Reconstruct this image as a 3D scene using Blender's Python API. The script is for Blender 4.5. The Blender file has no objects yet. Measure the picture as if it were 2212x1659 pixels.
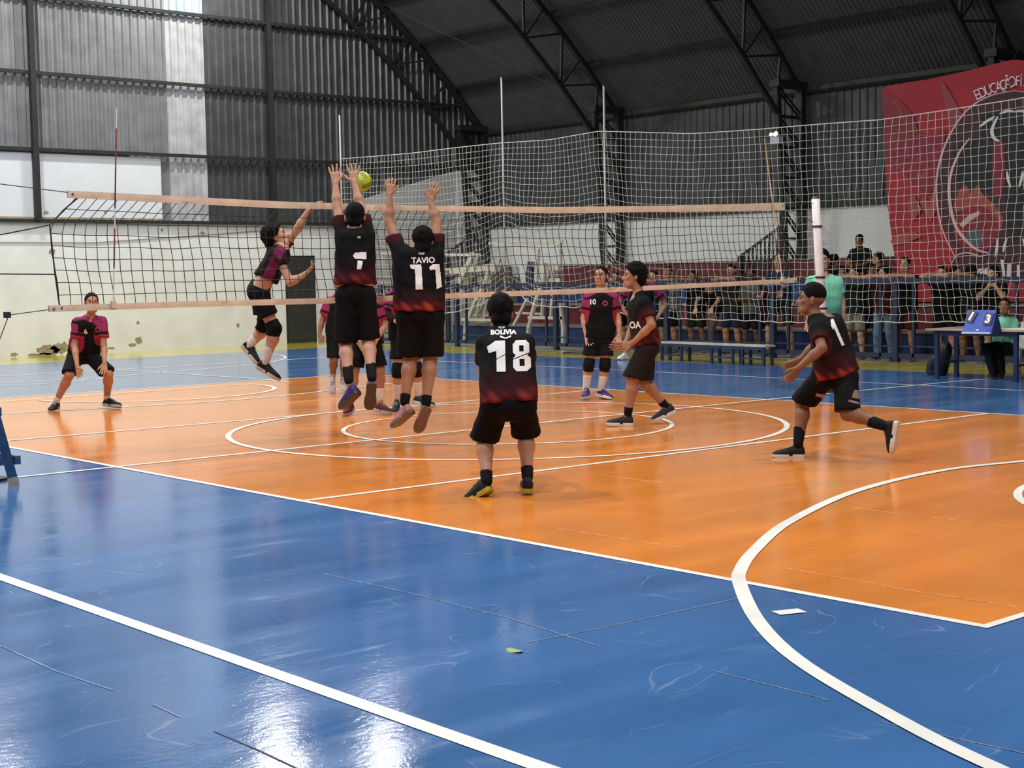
import bpy, bmesh, math, random
import numpy as np
from mathutils import Vector, Matrix
from mathutils.bvhtree import BVHTree

random.seed(7); rng = np.random.default_rng(7)
SC = bpy.context.scene
COL = SC.collection

# ------------------------------------------------------------------ camera
W, H = 2212, 1659
FPX = 3202.2
CAM = np.array([12.1738, -10.4758, 1.6013])
YAW, PITCH, ROLL = 0.8568, -0.0710, -0.0186
def _axes():
    cy, sy, cp, sp = math.cos(YAW), math.sin(YAW), math.cos(PITCH), math.sin(PITCH)
    f = np.array([-sy*cp, cy*cp, sp]); r = np.array([cy, sy, 0.0]); u = np.cross(r, f)
    cr, sr = math.cos(ROLL), math.sin(ROLL)
    return cr*r + sr*u, -sr*r + cr*u, f
CR, CU, CF = _axes()
cd = bpy.data.cameras.new('camera'); cam = bpy.data.objects.new('camera', cd); COL.objects.link(cam)
cd.sensor_fit = 'HORIZONTAL'; cd.sensor_width = 36.0; cd.lens = FPX/W*36.0; cd.clip_end = 200
m = Matrix.Identity(4)
for i in range(3):
    m[i][0], m[i][1], m[i][2], m[i][3] = CR[i], CU[i], -CF[i], CAM[i]
cam.matrix_world = m
SC.camera = cam

# ------------------------------------------------------------------ world, exposure
wd = bpy.data.worlds.new('world'); SC.world = wd; wd.use_nodes = True
wd.node_tree.nodes['Background'].inputs[0].default_value = (0.55, 0.62, 0.75, 1)
wd.node_tree.nodes['Background'].inputs[1].default_value = 0.03
vs = SC.view_settings
vs.view_transform = 'Standard'; vs.look = 'None'; vs.gamma = 1.0; vs.use_curve_mapping = False
vs.exposure = 0.0

# lamp positions: floodlights hung from the roof trusses (built as objects near the end)
LAMPS = [(-18.4, 8.3, 10.9, 1.0), (-16.2, 9.9, 10.5, 0.5), (-18.4, 1.5, 10.9, 1.0), (-18.4, -6, 9.6, .8),
         (-12.6, 4, 10.2, .7), (-12.6, -5, 10.2, .9), (-6.7, 5.5, 10.4, .55), (-6.7, -3, 10.8, 1.0), (-6.7, -10, 9.6, .9),
         (-0.8, 4, 10.6, .6), (-0.8, -5, 10.6, 1.0), (5.0, 3, 10.6, .9), (5.0, -7, 10.4, 1.0), (11, 0, 10.6, .9), (11, -9, 10.0, .9)]
LAMP_W = 520.0

# ------------------------------------------------------------------ pixel <-> place helpers (used to read sizes off the photograph)
def ray(u, v): return CF + CR*((u-W/2)/FPX) - CU*((v-H/2)/FPX)
def gz(u, v, z=0.0): d = ray(u, v); return CAM + d*((z-CAM[2])/d[2])
def gx(u, v, X): d = ray(u, v); return CAM + d*((X-CAM[0])/d[0])
def gy(u, v, Y): d = ray(u, v); return CAM + d*((Y-CAM[1])/d[1])
def depth(p): return float((np.asarray(p)-CAM) @ CF)
def at(u, v, D): return CAM + ray(u, v)*D

# ------------------------------------------------------------------ materials
MATS = {}
def mat(name, col, rough=0.6, metal=0.0, bump=0.0, bscale=40.0, var=0.0, vscale=4.0, spec=0.5, attr=None, emit=None, alpha=None, trans=0.0):
    if name in MATS: return MATS[name]
    M = bpy.data.materials.new(name); M.use_nodes = True
    nt = M.node_tree; N = nt.nodes; L = nt.links
    b = N['Principled BSDF']
    b.inputs['Roughness'].default_value = rough; b.inputs['Metallic'].default_value = metal
    b.inputs['Specular IOR Level'].default_value = spec
    b.inputs['Base Color'].default_value = (*col, 1)
    tc = N.new('ShaderNodeTexCoord')
    src = None
    if attr:
        a = N.new('ShaderNodeAttribute'); a.attribute_name = attr; src = a.outputs['Color']
    if var > 0:
        n = N.new('ShaderNodeTexNoise'); n.inputs['Scale'].default_value = vscale; n.inputs['Detail'].default_value = 6
        L.new(tc.outputs['Object'], n.inputs['Vector'])
        r = N.new('ShaderNodeMapRange'); r.inputs[1].default_value = .3; r.inputs[2].default_value = .7
        r.inputs[3].default_value = 1-var; r.inputs[4].default_value = 1+var
        L.new(n.outputs['Fac'], r.inputs[0])
        mx = N.new('ShaderNodeVectorMath'); mx.operation = 'SCALE'
        if src: L.new(src, mx.inputs[0])
        else: mx.inputs[0].default_value = col
        L.new(r.outputs[0], mx.inputs['Scale']); src = mx.outputs[0]
    if src: L.new(src, b.inputs['Base Color'])
    if bump > 0:
        n = N.new('ShaderNodeTexNoise'); n.inputs['Scale'].default_value = bscale; n.inputs['Detail'].default_value = 4
        L.new(tc.outputs['Object'], n.inputs['Vector'])
        bp = N.new('ShaderNodeBump'); bp.inputs['Strength'].default_value = bump; bp.inputs['Distance'].default_value = .02
        L.new(n.outputs['Fac'], bp.inputs['Height']); L.new(bp.outputs[0], b.inputs['Normal'])
    if emit:
        b.inputs['Emission Color'].default_value = (*emit[:3], 1); b.inputs['Emission Strength'].default_value = emit[3]
    if alpha is not None: b.inputs['Alpha'].default_value = alpha
    if trans: b.inputs['Transmission Weight'].default_value = trans
    MATS[name] = M
    return M

def floor_mat(name, col, scuff=0.5):
    """painted concrete with a worn gloss: scuffs, fine scratches and a slightly uneven film"""
    M = bpy.data.materials.new(name); M.use_nodes = True
    nt = M.node_tree; N = nt.nodes; L = nt.links; b = N['Principled BSDF']
    tc = N.new('ShaderNodeTexCoord')
    def noise(scale, detail=5, stretch=(1, 1, 1), dist=0.0, rot=0.0):
        mp = N.new('ShaderNodeMapping'); mp.inputs['Scale'].default_value = stretch; mp.inputs['Rotation'].default_value = (0, 0, rot)
        L.new(tc.outputs['Object'], mp.inputs['Vector'])
        n = N.new('ShaderNodeTexNoise'); n.inputs['Scale'].default_value = scale; n.inputs['Detail'].default_value = detail; n.inputs['Distortion'].default_value = dist
        L.new(mp.outputs[0], n.inputs['Vector']); return n.outputs['Fac']
    def rmap(v, a, c, lo, hi):
        r = N.new('ShaderNodeMapRange'); r.inputs[1].default_value = a; r.inputs[2].default_value = c; r.inputs[3].default_value = lo; r.inputs[4].default_value = hi
        L.new(v, r.inputs[0]); return r.outputs[0]
    def math2(op, a, c):
        q = N.new('ShaderNodeMath'); q.operation = op
        for i, x in enumerate((a, c)):
            if isinstance(x, (int, float)): q.inputs[i].default_value = x
            else: L.new(x, q.inputs[i])
        return q.outputs[0]
    def thin(v, w):          # thin contour line of a noise field = a curved scratch
        d = math2('ABSOLUTE', math2('SUBTRACT', v, 0.5), 0.0)
        return rmap(d, 0, w, 1, 0)
    cloud = noise(0.55, 7)
    streak = noise(2.2, 6, (1.0, 0.16, 1), 0.6, 0.6)
    big = noise(.9, 4, (1, 1, 1), 1.4)
    gate = rmap(noise(1.7, 2), .52, .62, 0, 1)
    gate2 = rmap(noise(2.3, 2, (1, 1, 1), 0, 1.0), .54, .62, 0, 1)
    s1 = math2('MULTIPLY', thin(noise(2.4, 1.5, (1, .35, 1), .5, .3), .0045), gate)
    s2 = math2('MULTIPLY', thin(noise(2.0, 1.2, (.4, 1, 1), .8, -.5), .004), gate2)
    smear = math2('MULTIPLY', rmap(noise(5.5, 8, (1, .22, 1), .4, -.4), .58, .72, 0, .55), rmap(big, .45, .65, 0, 1))
    wear = math2('MAXIMUM', math2('MAXIMUM', s1, s2), smear)
    wear = math2('MULTIPLY', wear, scuff)
    vv = math2('MULTIPLY', rmap(cloud, .3, .7, .88, 1.10), rmap(streak, .3, .7, .9, 1.1))
    sc = N.new('ShaderNodeVectorMath'); sc.operation = 'SCALE'; sc.inputs[0].default_value = col; L.new(vv, sc.inputs['Scale'])
    mx = N.new('ShaderNodeMix'); mx.data_type = 'RGBA'
    L.new(wear, mx.inputs[0]); L.new(sc.outputs[0], mx.inputs[6])
    mx.inputs[7].default_value = tuple(min(1, .30 + .62*c) for c in col) + (1,)
    L.new(mx.outputs[2], b.inputs['Base Color'])
    L.new(rmap(math2('ADD', streak, smear), .3, .9, .07, .21), b.inputs['Roughness'])
    b.inputs['Specular IOR Level'].default_value = 0.65
    b1 = N.new('ShaderNodeBump'); b1.inputs['Strength'].default_value = .11; b1.inputs['Distance'].default_value = .006
    L.new(noise(34.0, 4, (1, .5, 1), .4, .65), b1.inputs['Height'])
    b2 = N.new('ShaderNodeBump'); b2.inputs['Strength'].default_value = .05; b2.inputs['Distance'].default_value = .004
    L.new(noise(120.0, 2), b2.inputs['Height']); L.new(b1.outputs[0], b2.inputs['Normal'])
    L.new(b2.outputs[0], b.inputs['Normal'])
    return M

# ------------------------------------------------------------------ mesh helpers
class MB:
    """collects quads and boxes; build() links them as one mesh object"""
    def __init__(s): s.v = []; s.f = []
    def add(s, V, F):
        o = len(s.v); s.v += [tuple(map(float, p)) for p in V]; s.f += [tuple(i+o for i in f) for f in F]; return s
    def box(s, a, b):
        (x0, y0, z0), (x1, y1, z1) = a, b
        return s.add([(x0,y0,z0),(x1,y0,z0),(x1,y1,z0),(x0,y1,z0),(x0,y0,z1),(x1,y0,z1),(x1,y1,z1),(x0,y1,z1)],
              [(0,3,2,1),(4,5,6,7),(0,1,5,4),(1,2,6,5),(2,3,7,6),(3,0,4,7)])
    def bar(s, a, b, w, h=None, up=(0, 0, 1)):
        """rectangular bar from a to b, w across, h along 'up'"""
        h = h or w; a = np.array(a, float); b = np.array(b, float); d = b-a; d /= max(np.linalg.norm(d), 1e-9)
        up = np.array(up, float)
        if abs(d @ up) > .98: up = np.array([1.0, 0, 0])
        r = np.cross(d, up); r /= np.linalg.norm(r); u = np.cross(r, d)
        V = [p + sx*r*w/2 + sy*u*h/2 for p in (a, b) for sx, sy in ((-1,-1),(1,-1),(1,1),(-1,1))]
        return s.add(V, [(0,3,2,1),(4,5,6,7),(0,1,5,4),(1,2,6,5),(2,3,7,6),(3,0,4,7)])
    def tube(s, pts, r, n=8, caps=True):
        pts = [np.array(p, float) for p in pts]; k = len(pts)
        rr = r if hasattr(r, '__len__') else [r]*k
        V = []; F = []; up0 = None
        for i, p in enumerate(pts):
            d = pts[min(i+1, k-1)] - pts[max(i-1, 0)]; d /= max(np.linalg.norm(d), 1e-9)
            if up0 is None:
                t = np.array([0, 0, 1.0]) if abs(d[2]) < .9 else np.array([1.0, 0, 0])
                up0 = np.cross(d, t)
            a = up0 - d*(d @ up0); a /= np.linalg.norm(a); up0 = a; c = np.cross(d, a)
            for j in range(n):
                an = 2*math.pi*j/n; V.append(p + rr[i]*(a*math.cos(an) + c*math.sin(an)))
        for i in range(k-1):
            for j in range(n):
                F.append((i*n+j, i*n+(j+1) % n, (i+1)*n+(j+1) % n, (i+1)*n+j))
        if caps: F.append(tuple(range(n))[::-1]); F.append(tuple((k-1)*n+j for j in range(n)))
        return s.add(V, F)
    def build(s, name, material, parent=None, smooth=False, base=(0, 0, 0)):
        return mesh_obj(name, s.v, s.f, material, parent, smooth, base)

def mesh_obj(name, V, F, material, parent=None, smooth=False, base=(0, 0, 0)):
    me = bpy.data.meshes.new(name)
    V = np.asarray(V, float) - np.asarray(base, float)
    me.from_pydata(V.tolist(), [], [tuple(map(int, f)) for f in F])
    for mm in (material if isinstance(material, (list, tuple)) else [material]): me.materials.append(mm)
    if smooth: me.polygons.foreach_set('use_smooth', [True]*len(me.polygons))
    me.update()
    o = bpy.data.objects.new(name, me); COL.objects.link(o)
    if parent: o.parent = parent
    return o

def share(src, name, parent=None, loc=(0, 0, 0), rot=(0, 0, 0), scale=(1, 1, 1)):
    o = bpy.data.objects.new(name, src.data); COL.objects.link(o)
    if parent: o.parent = parent
    o.location = loc; o.rotation_euler = rot; o.scale = scale
    return o

def tag(o, label=None, cat=None, group=None, kind=None):
    if label: o['label'] = label
    if cat: o['category'] = cat
    if group: o['group'] = group
    if kind: o['kind'] = kind
    return o
def empty(name, loc=(0, 0, 0)):
    o = bpy.data.objects.new(name, None); COL.objects.link(o); o.location = [float(x) for x in loc]; o.empty_display_size = .1
    return o
def bevel(o, w=.01, seg=2):
    md = o.modifiers.new('bevel', 'BEVEL'); md.width = w; md.segments = seg; md.limit_method = 'ANGLE'
    return o

# ------------------------------------------------------------------ setting: floor
XL, YB = -21.3, 17.65            # gable wall plane, stand-side wall plane
X0, X1, Y0, Y1 = -8.98, 8.59, -4.58, 4.33   # volleyball court
BLUE = floor_mat('floor_blue_paint', (0.050, 0.150, 0.37), .42)
ORNG = floor_mat('floor_orange_paint', (0.72, 0.235, 0.040), .30)
YELL = floor_mat('floor_yellow_paint', (0.42, 0.36, 0.035), .35)
GREY = mat('bare_concrete', (.22, .21, .19), .8, bump=.2, var=.2)
xs = [XL, -18.2, X0, X1, 22.0]; ys = [-17.65, Y0, Y1, 9.85, 11.7, YB]
V = [(x, y, 0) for x in xs for y in ys]; F = []; MI = []
ny = len(ys)
for i in range(len(xs)-1):
    for j in range(ny-1):
        F.append((i*ny+j, (i+1)*ny+j, (i+1)*ny+j+1, i*ny+j+1))
        xm = (xs[i]+xs[i+1])/2; ym = (ys[j]+ys[j+1])/2
        k = 0
        if X0 < xm < X1 and Y0 < ym < Y1: k = 1
        elif ym > 11.7: k = 3
        elif xm < -18.2 or ym > 9.85: k = 2
        MI.append(k)
floor = mesh_obj('floor', V, F, [BLUE, ORNG, YELL, GREY]); floor.data.polygons.foreach_set('material_index', MI)
tag(floor, 'glossy indoor court floor, orange court on blue with yellow border', kind='structure')
LINEM = mat('white_line_paint', (.73, .73, .69), .38, bump=.05, bscale=80, var=.1, vscale=3)
def floor_line(pts, w=.05, name='court_line', closed=False, z=.003):
    pts = [np.array(p[:2], float) for p in pts]; n = len(pts); V = []; F = []
    for i, p in enumerate(pts):
        a = pts[(i-1) % n] if closed else pts[max(i-1, 0)]; b = pts[(i+1) % n] if closed else pts[min(i+1, n-1)]
        d = b-a; d /= np.linalg.norm(d); nn = np.array([-d[1], d[0]])
        V += [(*(p-nn*w/2), z), (*(p+nn*w/2), z)]
    for i in range(n if closed else n-1):
        j = (i+1) % n; F.append((2*i, 2*j, 2*j+1, 2*i+1))
    return mesh_obj(name, V, F, LINEM, floor)
def arcp(cx, cy, r, a0, a1, n=48): return [(cx+r*math.cos(math.radians(a0+(a1-a0)*i/n)), cy+r*math.sin(math.radians(a0+(a1-a0)*i/n))) for i in range(n+1)]
floor_line([(X0, Y0), (X1+.025, Y0)], .055); floor_line([(X0, Y1), (X1, Y1)], .05)
floor_line([(X0, Y0), (X0, Y1)], .05, z=.0035); floor_line([(X1, Y0-.025), (X1, Y1)], .05, z=.0035)
floor_line([(0, -7.3), (0, -1), (.06, 4.33), (.25, 8.3), (.48, 9.8)], .058, z=.004)
floor_line([(3.0, Y0), (3.2, Y1)], .058, z=.0035); floor_line([(-3.02, Y0), (-2.9, Y1)], .06, z=.0035)
floor_line(arcp(0, 0, 2.99, 0, 360, 96)[:-1], .06, closed=True, z=.0045)
floor_line(arcp(0, 0, 1.78, 0, 360, 72)[:-1], .05, closed=True, z=.005)
floor_line([(-14.2, -7.32), (16, -7.30)], .08, z=.003); floor_line([(-14.2, 7.62), (-5, 7.52), (2, 7.4), (16, 7.2)], .05)
floor_line([(-14.2, -7.3), (-14.2, 7.6)], .08, z=.0035)
# three-point arcs, free-throw half circles, lane edges, goal arc
A3 = [gz(u, v)[:2] for u, v in ((2212, 997), (2030, 1018), (1848, 1062), (1705, 1128), (1630, 1190), (1600, 1232), (1598, 1262), (1635, 1340), (1720, 1425), (1900, 1534), (2151, 1661))]
def smooth_pts(P, n=10):
    P = [np.array(p, float) for p in P]; out = []
    for i in range(len(P)-1):
        p0, p1, p2, p3 = P[max(i-1, 0)], P[i], P[i+1], P[min(i+2, len(P)-1)]
        for k in range(n):
            t = k/n; out.append(.5*((2*p1)+(-p0+p2)*t+(2*p0-5*p1+4*p2-p3)*t*t+(-p0+3*p1-3*p2+p3)*t**3))
    return out+[P[-1]]
A3 = [(6.6, 3.3), (6.02, 2.0)] + A3 + [(10.8, -6.62), (14.2, -6.9)]
floor_line(smooth_pts(A3), .075, z=.0055)
M3 = [gz(u, v)[:2] for u, v in ((0, 894), (220, 882), (440, 869), (600, 856), (711, 844), (847, 828))]
floor_line(smooth_pts(M3), .065, z=.0045)
floor_line(arcp(8.15, -.02, 1.78, 90, 270), .06, z=.005); floor_line([(8.15, -1.8), (8.15, 1.8)], .05, z=.0055)
floor_line(arcp(-8.15, 0, 1.8, -90, 90), .07, z=.005); floor_line([gz(0, 868)[:2], gz(270, 849)[:2], gz(556, 829)[:2]], .05, z=.0055)
floor_line([gz(250, 799)[:2], gz(380, 807)[:2], gz(575, 820)[:2], gz(625, 826)[:2]], .05, z=.0045)
floor_line(smooth_pts([gz(u, v)[:2] for u, v in ((0, 827), (180, 818), (350, 805), (555, 787), (605, 778), (616, 773), (606, 768), (553, 762))], 8), .05, z=.0045)
floor_line(smooth_pts([gz(u, v)[:2] for u, v in ((0, 833), (120, 828), (200, 820), (230, 815), (215, 811))], 6), .05, z=.0045)
dsh = [gz(u, v)[:2] for u, v in ((1676, 1326), (1733, 1320))]
floor_line([dsh[0], (dsh[0]+dsh[1])/2, dsh[1]], .085, 'court_mark', z=.0045)

JNT = mat('floor_joint', (.16, .20, .30), .5, var=.6, vscale=9); JND = mat('floor_joint_dark', (.012, .03, .08), .6); JNO = mat('floor_joint_orange', (.80, .42, .16), .5, var=.5, vscale=9)
for m_, pl in ((JNT, ((0, 1395), (120, 1450), (245, 1492))), (JNT, ((330, 1522), (390, 1550))), (JND, ((462, 1580), (560, 1622), (645, 1662))), (JNT, ((700, 1240), (900, 1285), (1100, 1336), (1300, 1398))), (JNT, ((1540, 1450), (1700, 1490), (1790, 1513))), (JNT, ((1140, 1388), (1300, 1357), (1600, 1292))),
               (JNT, ((1900, 1560), (2212, 1628))), (JNO, ((1190, 1140), (1480, 1185))), (JNO, ((1300, 1027), (1480, 1049))), (JNO, ((1780, 1090), (2212, 1142))), (JNO, ((1700, 1228), (1960, 1275), (2200, 1312)))):
    o = floor_line([gz(a, b)[:2] for a, b in pl], .007, 'floor_joint', z=.0022); o.data.materials.clear(); o.data.materials.append(m_)

# ------------------------------------------------------------------ setting: gable wall (left)
PLAS = mat('white_plaster', (.70, .71, .685), .85, bump=.12, bscale=18, var=.07, vscale=1.6)
PLAS2 = mat('white_plaster_new', (.64, .665, .69), .85, bump=.06, bscale=25, var=.03, vscale=2)
PATCH = mat('bare_render_patch', (.30, .25, .15), .95, bump=.5, bscale=30, var=.35, vscale=10)
STEEL = mat('dark_painted_steel', (.013, .0145, .013), .6, var=.3, vscale=6)
ROOFM = mat('roof_sheet', (.075, .077, .076), .6, metal=.2, var=.12, vscale=3)
SHEET = mat('galvanised_sheet', (.25, .26, .265), .42, metal=.45, var=.16, vscale=2.5)
SHEETD = mat('shaded_sheet', (.12, .13, .13), .36, metal=.65, var=.2, vscale=2.5)  # darker copy of the galvanised sheet, shade towards the stand put into its colour
SHEETL = mat('pale_translucent_sheet', (.40, .41, .415), .5, metal=.1, var=.18, vscale=3)
SHEETB = mat('bluish_translucent_sheet', (.40, .50, .62), .5, var=.1, vscale=3)
wl = MB().box((XL-.25, -17.65, 0), (XL, YB, 3.15)).build('wall_left', PLAS)
tag(wl, 'white plastered gable wall with corrugated metal sheets above', kind='structure')
MB().box((XL-.2, -17.65, 3.15), (XL-.005, 7.2, 4.72)).build('plaster_panel', PLAS2, wl)
# raised lip under the new panel and its broken edge
MB().box((XL, -17.65, 3.16), (XL+.03, 7.2, 3.24)).build('mortar_ledge', PATCH, wl)
# grey masonry infill with a sloping top beside the stands
V = []
for x in (XL-.02, XL+.06):
    V += [(x, y, z) for y, z in ((13.2, 0), (17.6, 0), (17.6, 4.74), (16.55, 4.74), (13.2, 3.83))]
mesh_obj('masonry_infill', V, [(0,1,2,3,4)[::-1], (5,6,7,8,9), (0,1,6,5), (1,2,7,6), (2,3,8,7), (3,4,9,8), (4,0,5,9)], mat('grey_render', (.42, .43, .43), .85, bump=.1, var=.06), wl)
MB().box((XL+.06, 16.5, 0), (XL+.1, 16.75, 4.7)).build('infill_strip', mat('pale_strip', (.55, .56, .56), .8, var=.1), wl)
def blob(cy, cz, ry, rz, name='bare_patch', n=18, X=None, seed=0):
    r = random.Random(seed); X = X or XL+.004
    pts = [(X, cy+ry*math.cos(2*math.pi*i/n)*r.uniform(.6, 1.1), max(.01, cz+rz*math.sin(2*math.pi*i/n)*r.uniform(.5, 1.15))) for i in range(n)]
    return mesh_obj(name, pts+[(X, cy, cz)], [(i, (i+1) % n, n) for i in range(n)], PATCH, wl)
for k, (u, v, ry, rz) in enumerate(((105, 757, .30, .16), (130, 752, .25, .18), (90, 768, .35, .08), (240, 752, .12, .03), (300, 735, .1, .12), (285, 745, .12, .05), (298, 697, .05, .05),
        (113, 544, .09, .1), (437, 504, .1, .06), (350, 497, .04, .05), (100, 459, .07, .05), (514, 703, .05, .07), (30, 766, .12, .05), (228, 458, .05, .03))):
    q = gx(u, v, XL); blob(q[1], q[2], ry, rz, seed=k)
# corrugated sheets
def corr_profile(width, pitch, dep, n):
    """trapezoid ribs: list of (offset along, depth)"""
    pts = []
    k = int(round(width/pitch))
    for i in range(k):
        b = i*pitch
        pts += [(b, 0), (b+pitch*.52, 0), (b+pitch*.66, dep), (b+pitch*.86, dep)]
    return pts+[(k*pitch, 0)]
ARC_R, ARC_ZC = 23.5, -9.6
def roof_z(y, off=0.0): return ARC_ZC + math.sqrt((ARC_R-off)**2 - y*y)
def wall_sheet(parent, axis, a0, width, zlo, ztop, plane, inward, material, pitch=.2125, dep=.045):
    P = corr_profile(width, pitch, dep, 0); V = []; F = []
    for o, d in P:
        q = a0+o; zt = ztop(q) if callable(ztop) else ztop
        if axis == 'y': V += [(plane+inward*d, q, zlo), (plane+inward*d, q, zt)]
        else: V += [(q, plane+inward*d, zlo), (q, plane+inward*d, zt)]
    for i in range(len(P)-1): F.append((2*i, 2*i+2, 2*i+3, 2*i+1))
    return mesh_obj('metal_sheet', V, F, material, parent)
SW = 1.0625
k = 0; y = -17.65+.68
rows = [(3.13, 4.86), (4.82, 6.62), (6.58, 8.38), (8.34, None)]
while y < YB-.05:
    w_ = min(SW, YB-y)
    for r_, (zl, zt) in enumerate(rows):
        if r_ == 0 and y+SW < 7.3: continue
        if max(roof_z(abs(y)), roof_z(min(abs(y+SW), YB))) < zl+.05: continue
        top = (lambda q, zt=zt, zl=zl: max(zl, min(zt if zt else 99, roof_z(min(abs(q), 17.7))+.05)))
        mm = SHEET if y < 7.2 else SHEETD
        if 7.3 < y < 7.6: mm = SHEETB if r_ == 3 else SHEETL
        wall_sheet(wl, 'y', y, SW, zl, top, XL-.075+.006*((r_ + k) % 2), 1, mm)
    k += 1; y += SW
# wall rails (girts) and posts on the gable
for z in (3.15, 4.80, 6.56, 8.30, 10.05):
    ym = math.sqrt(max(0, ARC_R**2-(z-ARC_ZC)**2)) if z > 5.9 else 17.5
    MB().box((XL+.02, -min(ym, 17.5), z-.04), (XL+.10, min(ym, 17.5) if z > 4 else 13.18, z+.04)).build('wall_girt', STEEL, wl)
for y in (-8.8, -2.42, 3.96, 10.33):
    zb = 3.15 if y < 7 else 3.18
    MB().box((XL+.03, y-.065, zb), (XL+.16, y+.065, roof_z(abs(y))-.9)).build('wall_post', STEEL, wl)
dr = empty('door_1', (XL, 11.15, 0)); tag(dr, 'dark grey metal door in the white gable wall', kind='structure')
DOORM = mat('door_dark', (.030, .031, .028), .5, var=.15)
MB().box((0, -.42, .02), (.05, .42, 2.27)).build('door_leaf', DOORM, dr)
MB().box((0, -.46, 0), (.03, -.42, 2.31)).box((0, .42, 0), (.03, .46, 2.31)).box((0, -.46, 2.27), (.03, .46, 2.31)).build('door_frame', STEEL, dr)
MB().box((.05, .33, 1.0), (.09, .36, 1.12)).build('door_handle', STEEL, dr)
MB().box((.05, -.4, .08), (.056, .4, .30)).build('kick_plate', DOORM, dr)
# thin conduit along the plaster wall
q0, q1 = gx(0, 523, XL)[1:], gx(200, 524, XL)[1:]
tag(MB().tube([(XL+.02, -8, q0[1]-.02), (XL+.02, q0[0], q0[1]), (XL+.02, q1[0], q1[1]), (XL+.02, 10, q1[1]+.32)], .012, 5).build('wall_cable', mat('pale_cable', (.35, .33, .30), .7)), 'thin pale cable stapled across the white gable wall', 'cable')

# ------------------------------------------------------------------ setting: stand-side wall (back)
wb = MB().box((XL-.25, YB, 0), (22, YB+.25, 3.12)).build('wall_back', mat('white_plaster_back', (.62, .64, .62), .85, bump=.1, bscale=18, var=.05, vscale=1.2))
tag(wb, 'white stand-side wall with dark corrugated sheets above', kind='structure')
SHEETB2 = mat('dark_wall_sheet', (.050, .055, .056), .5, metal=.3, var=.25, vscale=2.0)
x = XL
while x < 8:
    wall_sheet(wb, 'x', x, SW, 3.16, 5.86, YB+.02, -1, SHEETB2, dep=.035); x += SW
MB().box((8, YB, 3.1), (22, YB+.2, 5.9)).build('sheet_field', SHEETB2, wb)
MB().box((XL, YB-.09, 3.10), (22, YB-.01, 3.24)).build('wall_girt', STEEL, wb)
MB().box((XL, YB-.09, 5.78), (22, YB-.0, 5.92)).build('eave_beam', STEEL, wb)
# unseen sides of the hall
DIM = mat('hall_side_sheet', (.22, .22, .21), .7, var=.1)
tag(MB().box((XL-.25, -17.9, 0), (22, -17.65, 6.0)).build('wall_front', DIM), 'plain long wall behind the camera', kind='structure')
wr = MB(); n = 24
ysr = [-17.65+35.3*i/n for i in range(n+1)]
V = [(22, y, 0) for y in ysr]+[(22, y, roof_z(min(abs(y), 17.65))) for y in ysr]
tag(mesh_obj('wall_right', V, [(i, i+1, n+2+i, n+1+i) for i in range(n)], DIM), 'plain gable wall behind the camera', kind='structure')

# ------------------------------------------------------------------ setting: roof
def arc_pt(th, off=0.0): return (ARC_R-off)*math.sin(th), ARC_ZC+(ARC_R-off)*math.cos(th)   # th from crown
TH_E = math.asin(17.68/ARC_R)
DTH = 1.72/ARC_R
n = 40
ths = [-TH_E + 2*TH_E*i/n for i in range(n+1)]
V = []
for th in ths:
    yy, zz = arc_pt(th, -.12); V += [(XL-.25, yy, zz), (22, yy, zz)]
ceil = mesh_obj('ceiling', V, [(2*i, 2*i+2, 2*i+3, 2*i+1) for i in range(n)], ROOFM)
tag(ceil, 'dark arched metal roof of corrugated sheets on steel purlins', kind='structure')
TRX = [XL+.12, -15.65, -9.68, -4.2, 1.6, 7.4, 13.2, 19]
PURL = [TH_E-DTH*i for i in range(8)]
# roof sheets, one mesh per row and width, shared along the hall
def roof_sheet(th0, th1, width, x0, src=None):
    if src: return share(src, 'roof_sheet', ceil, (x0, 0, 0))
    P = corr_profile(width, .125, .026, 0); V = []; F = []; m_ = 3
    for o, d in P:
        for j in range(m_+1):
            yy, zz = arc_pt(th0+(th1-th0)*j/m_, d); V.append((o, yy, zz))
    for i in range(len(P)-1):
        for j in range(m_): a = i*(m_+1)+j; F.append((a, a+1, a+m_+2, a+m_+1))
    o = mesh_obj('roof_sheet', V, F, ROOFM, ceil); o.location = (x0, 0, 0); return o
for r_ in range(5):
    src = None; k = 0; x = XL
    while x < 6:
        o = roof_sheet(PURL[r_]+.004*(k % 2), PURL[r_+1]-.01, 1.0, x+.01, src); src = src or o; x += 1.0; k += 1
for th in PURL + [-t for t in PURL]:
    yy, zz = arc_pt(th, .10)
    MB().bar((XL, yy, zz), (22, yy, zz), .06, .14, (0, math.sin(th), math.cos(th))).build('purlin', STEEL, ceil)
# sag rods across the roof bays
for xa, xb in zip(TRX[:-1], TRX[1:]):
    if xa > 2: break
    p0 = arc_pt(PURL[3], .16); p1 = arc_pt(PURL[0], .16)
    MB().bar((xa, *p0), (xb, *p1), .012).build('brace_rod', STEEL, ceil)

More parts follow.
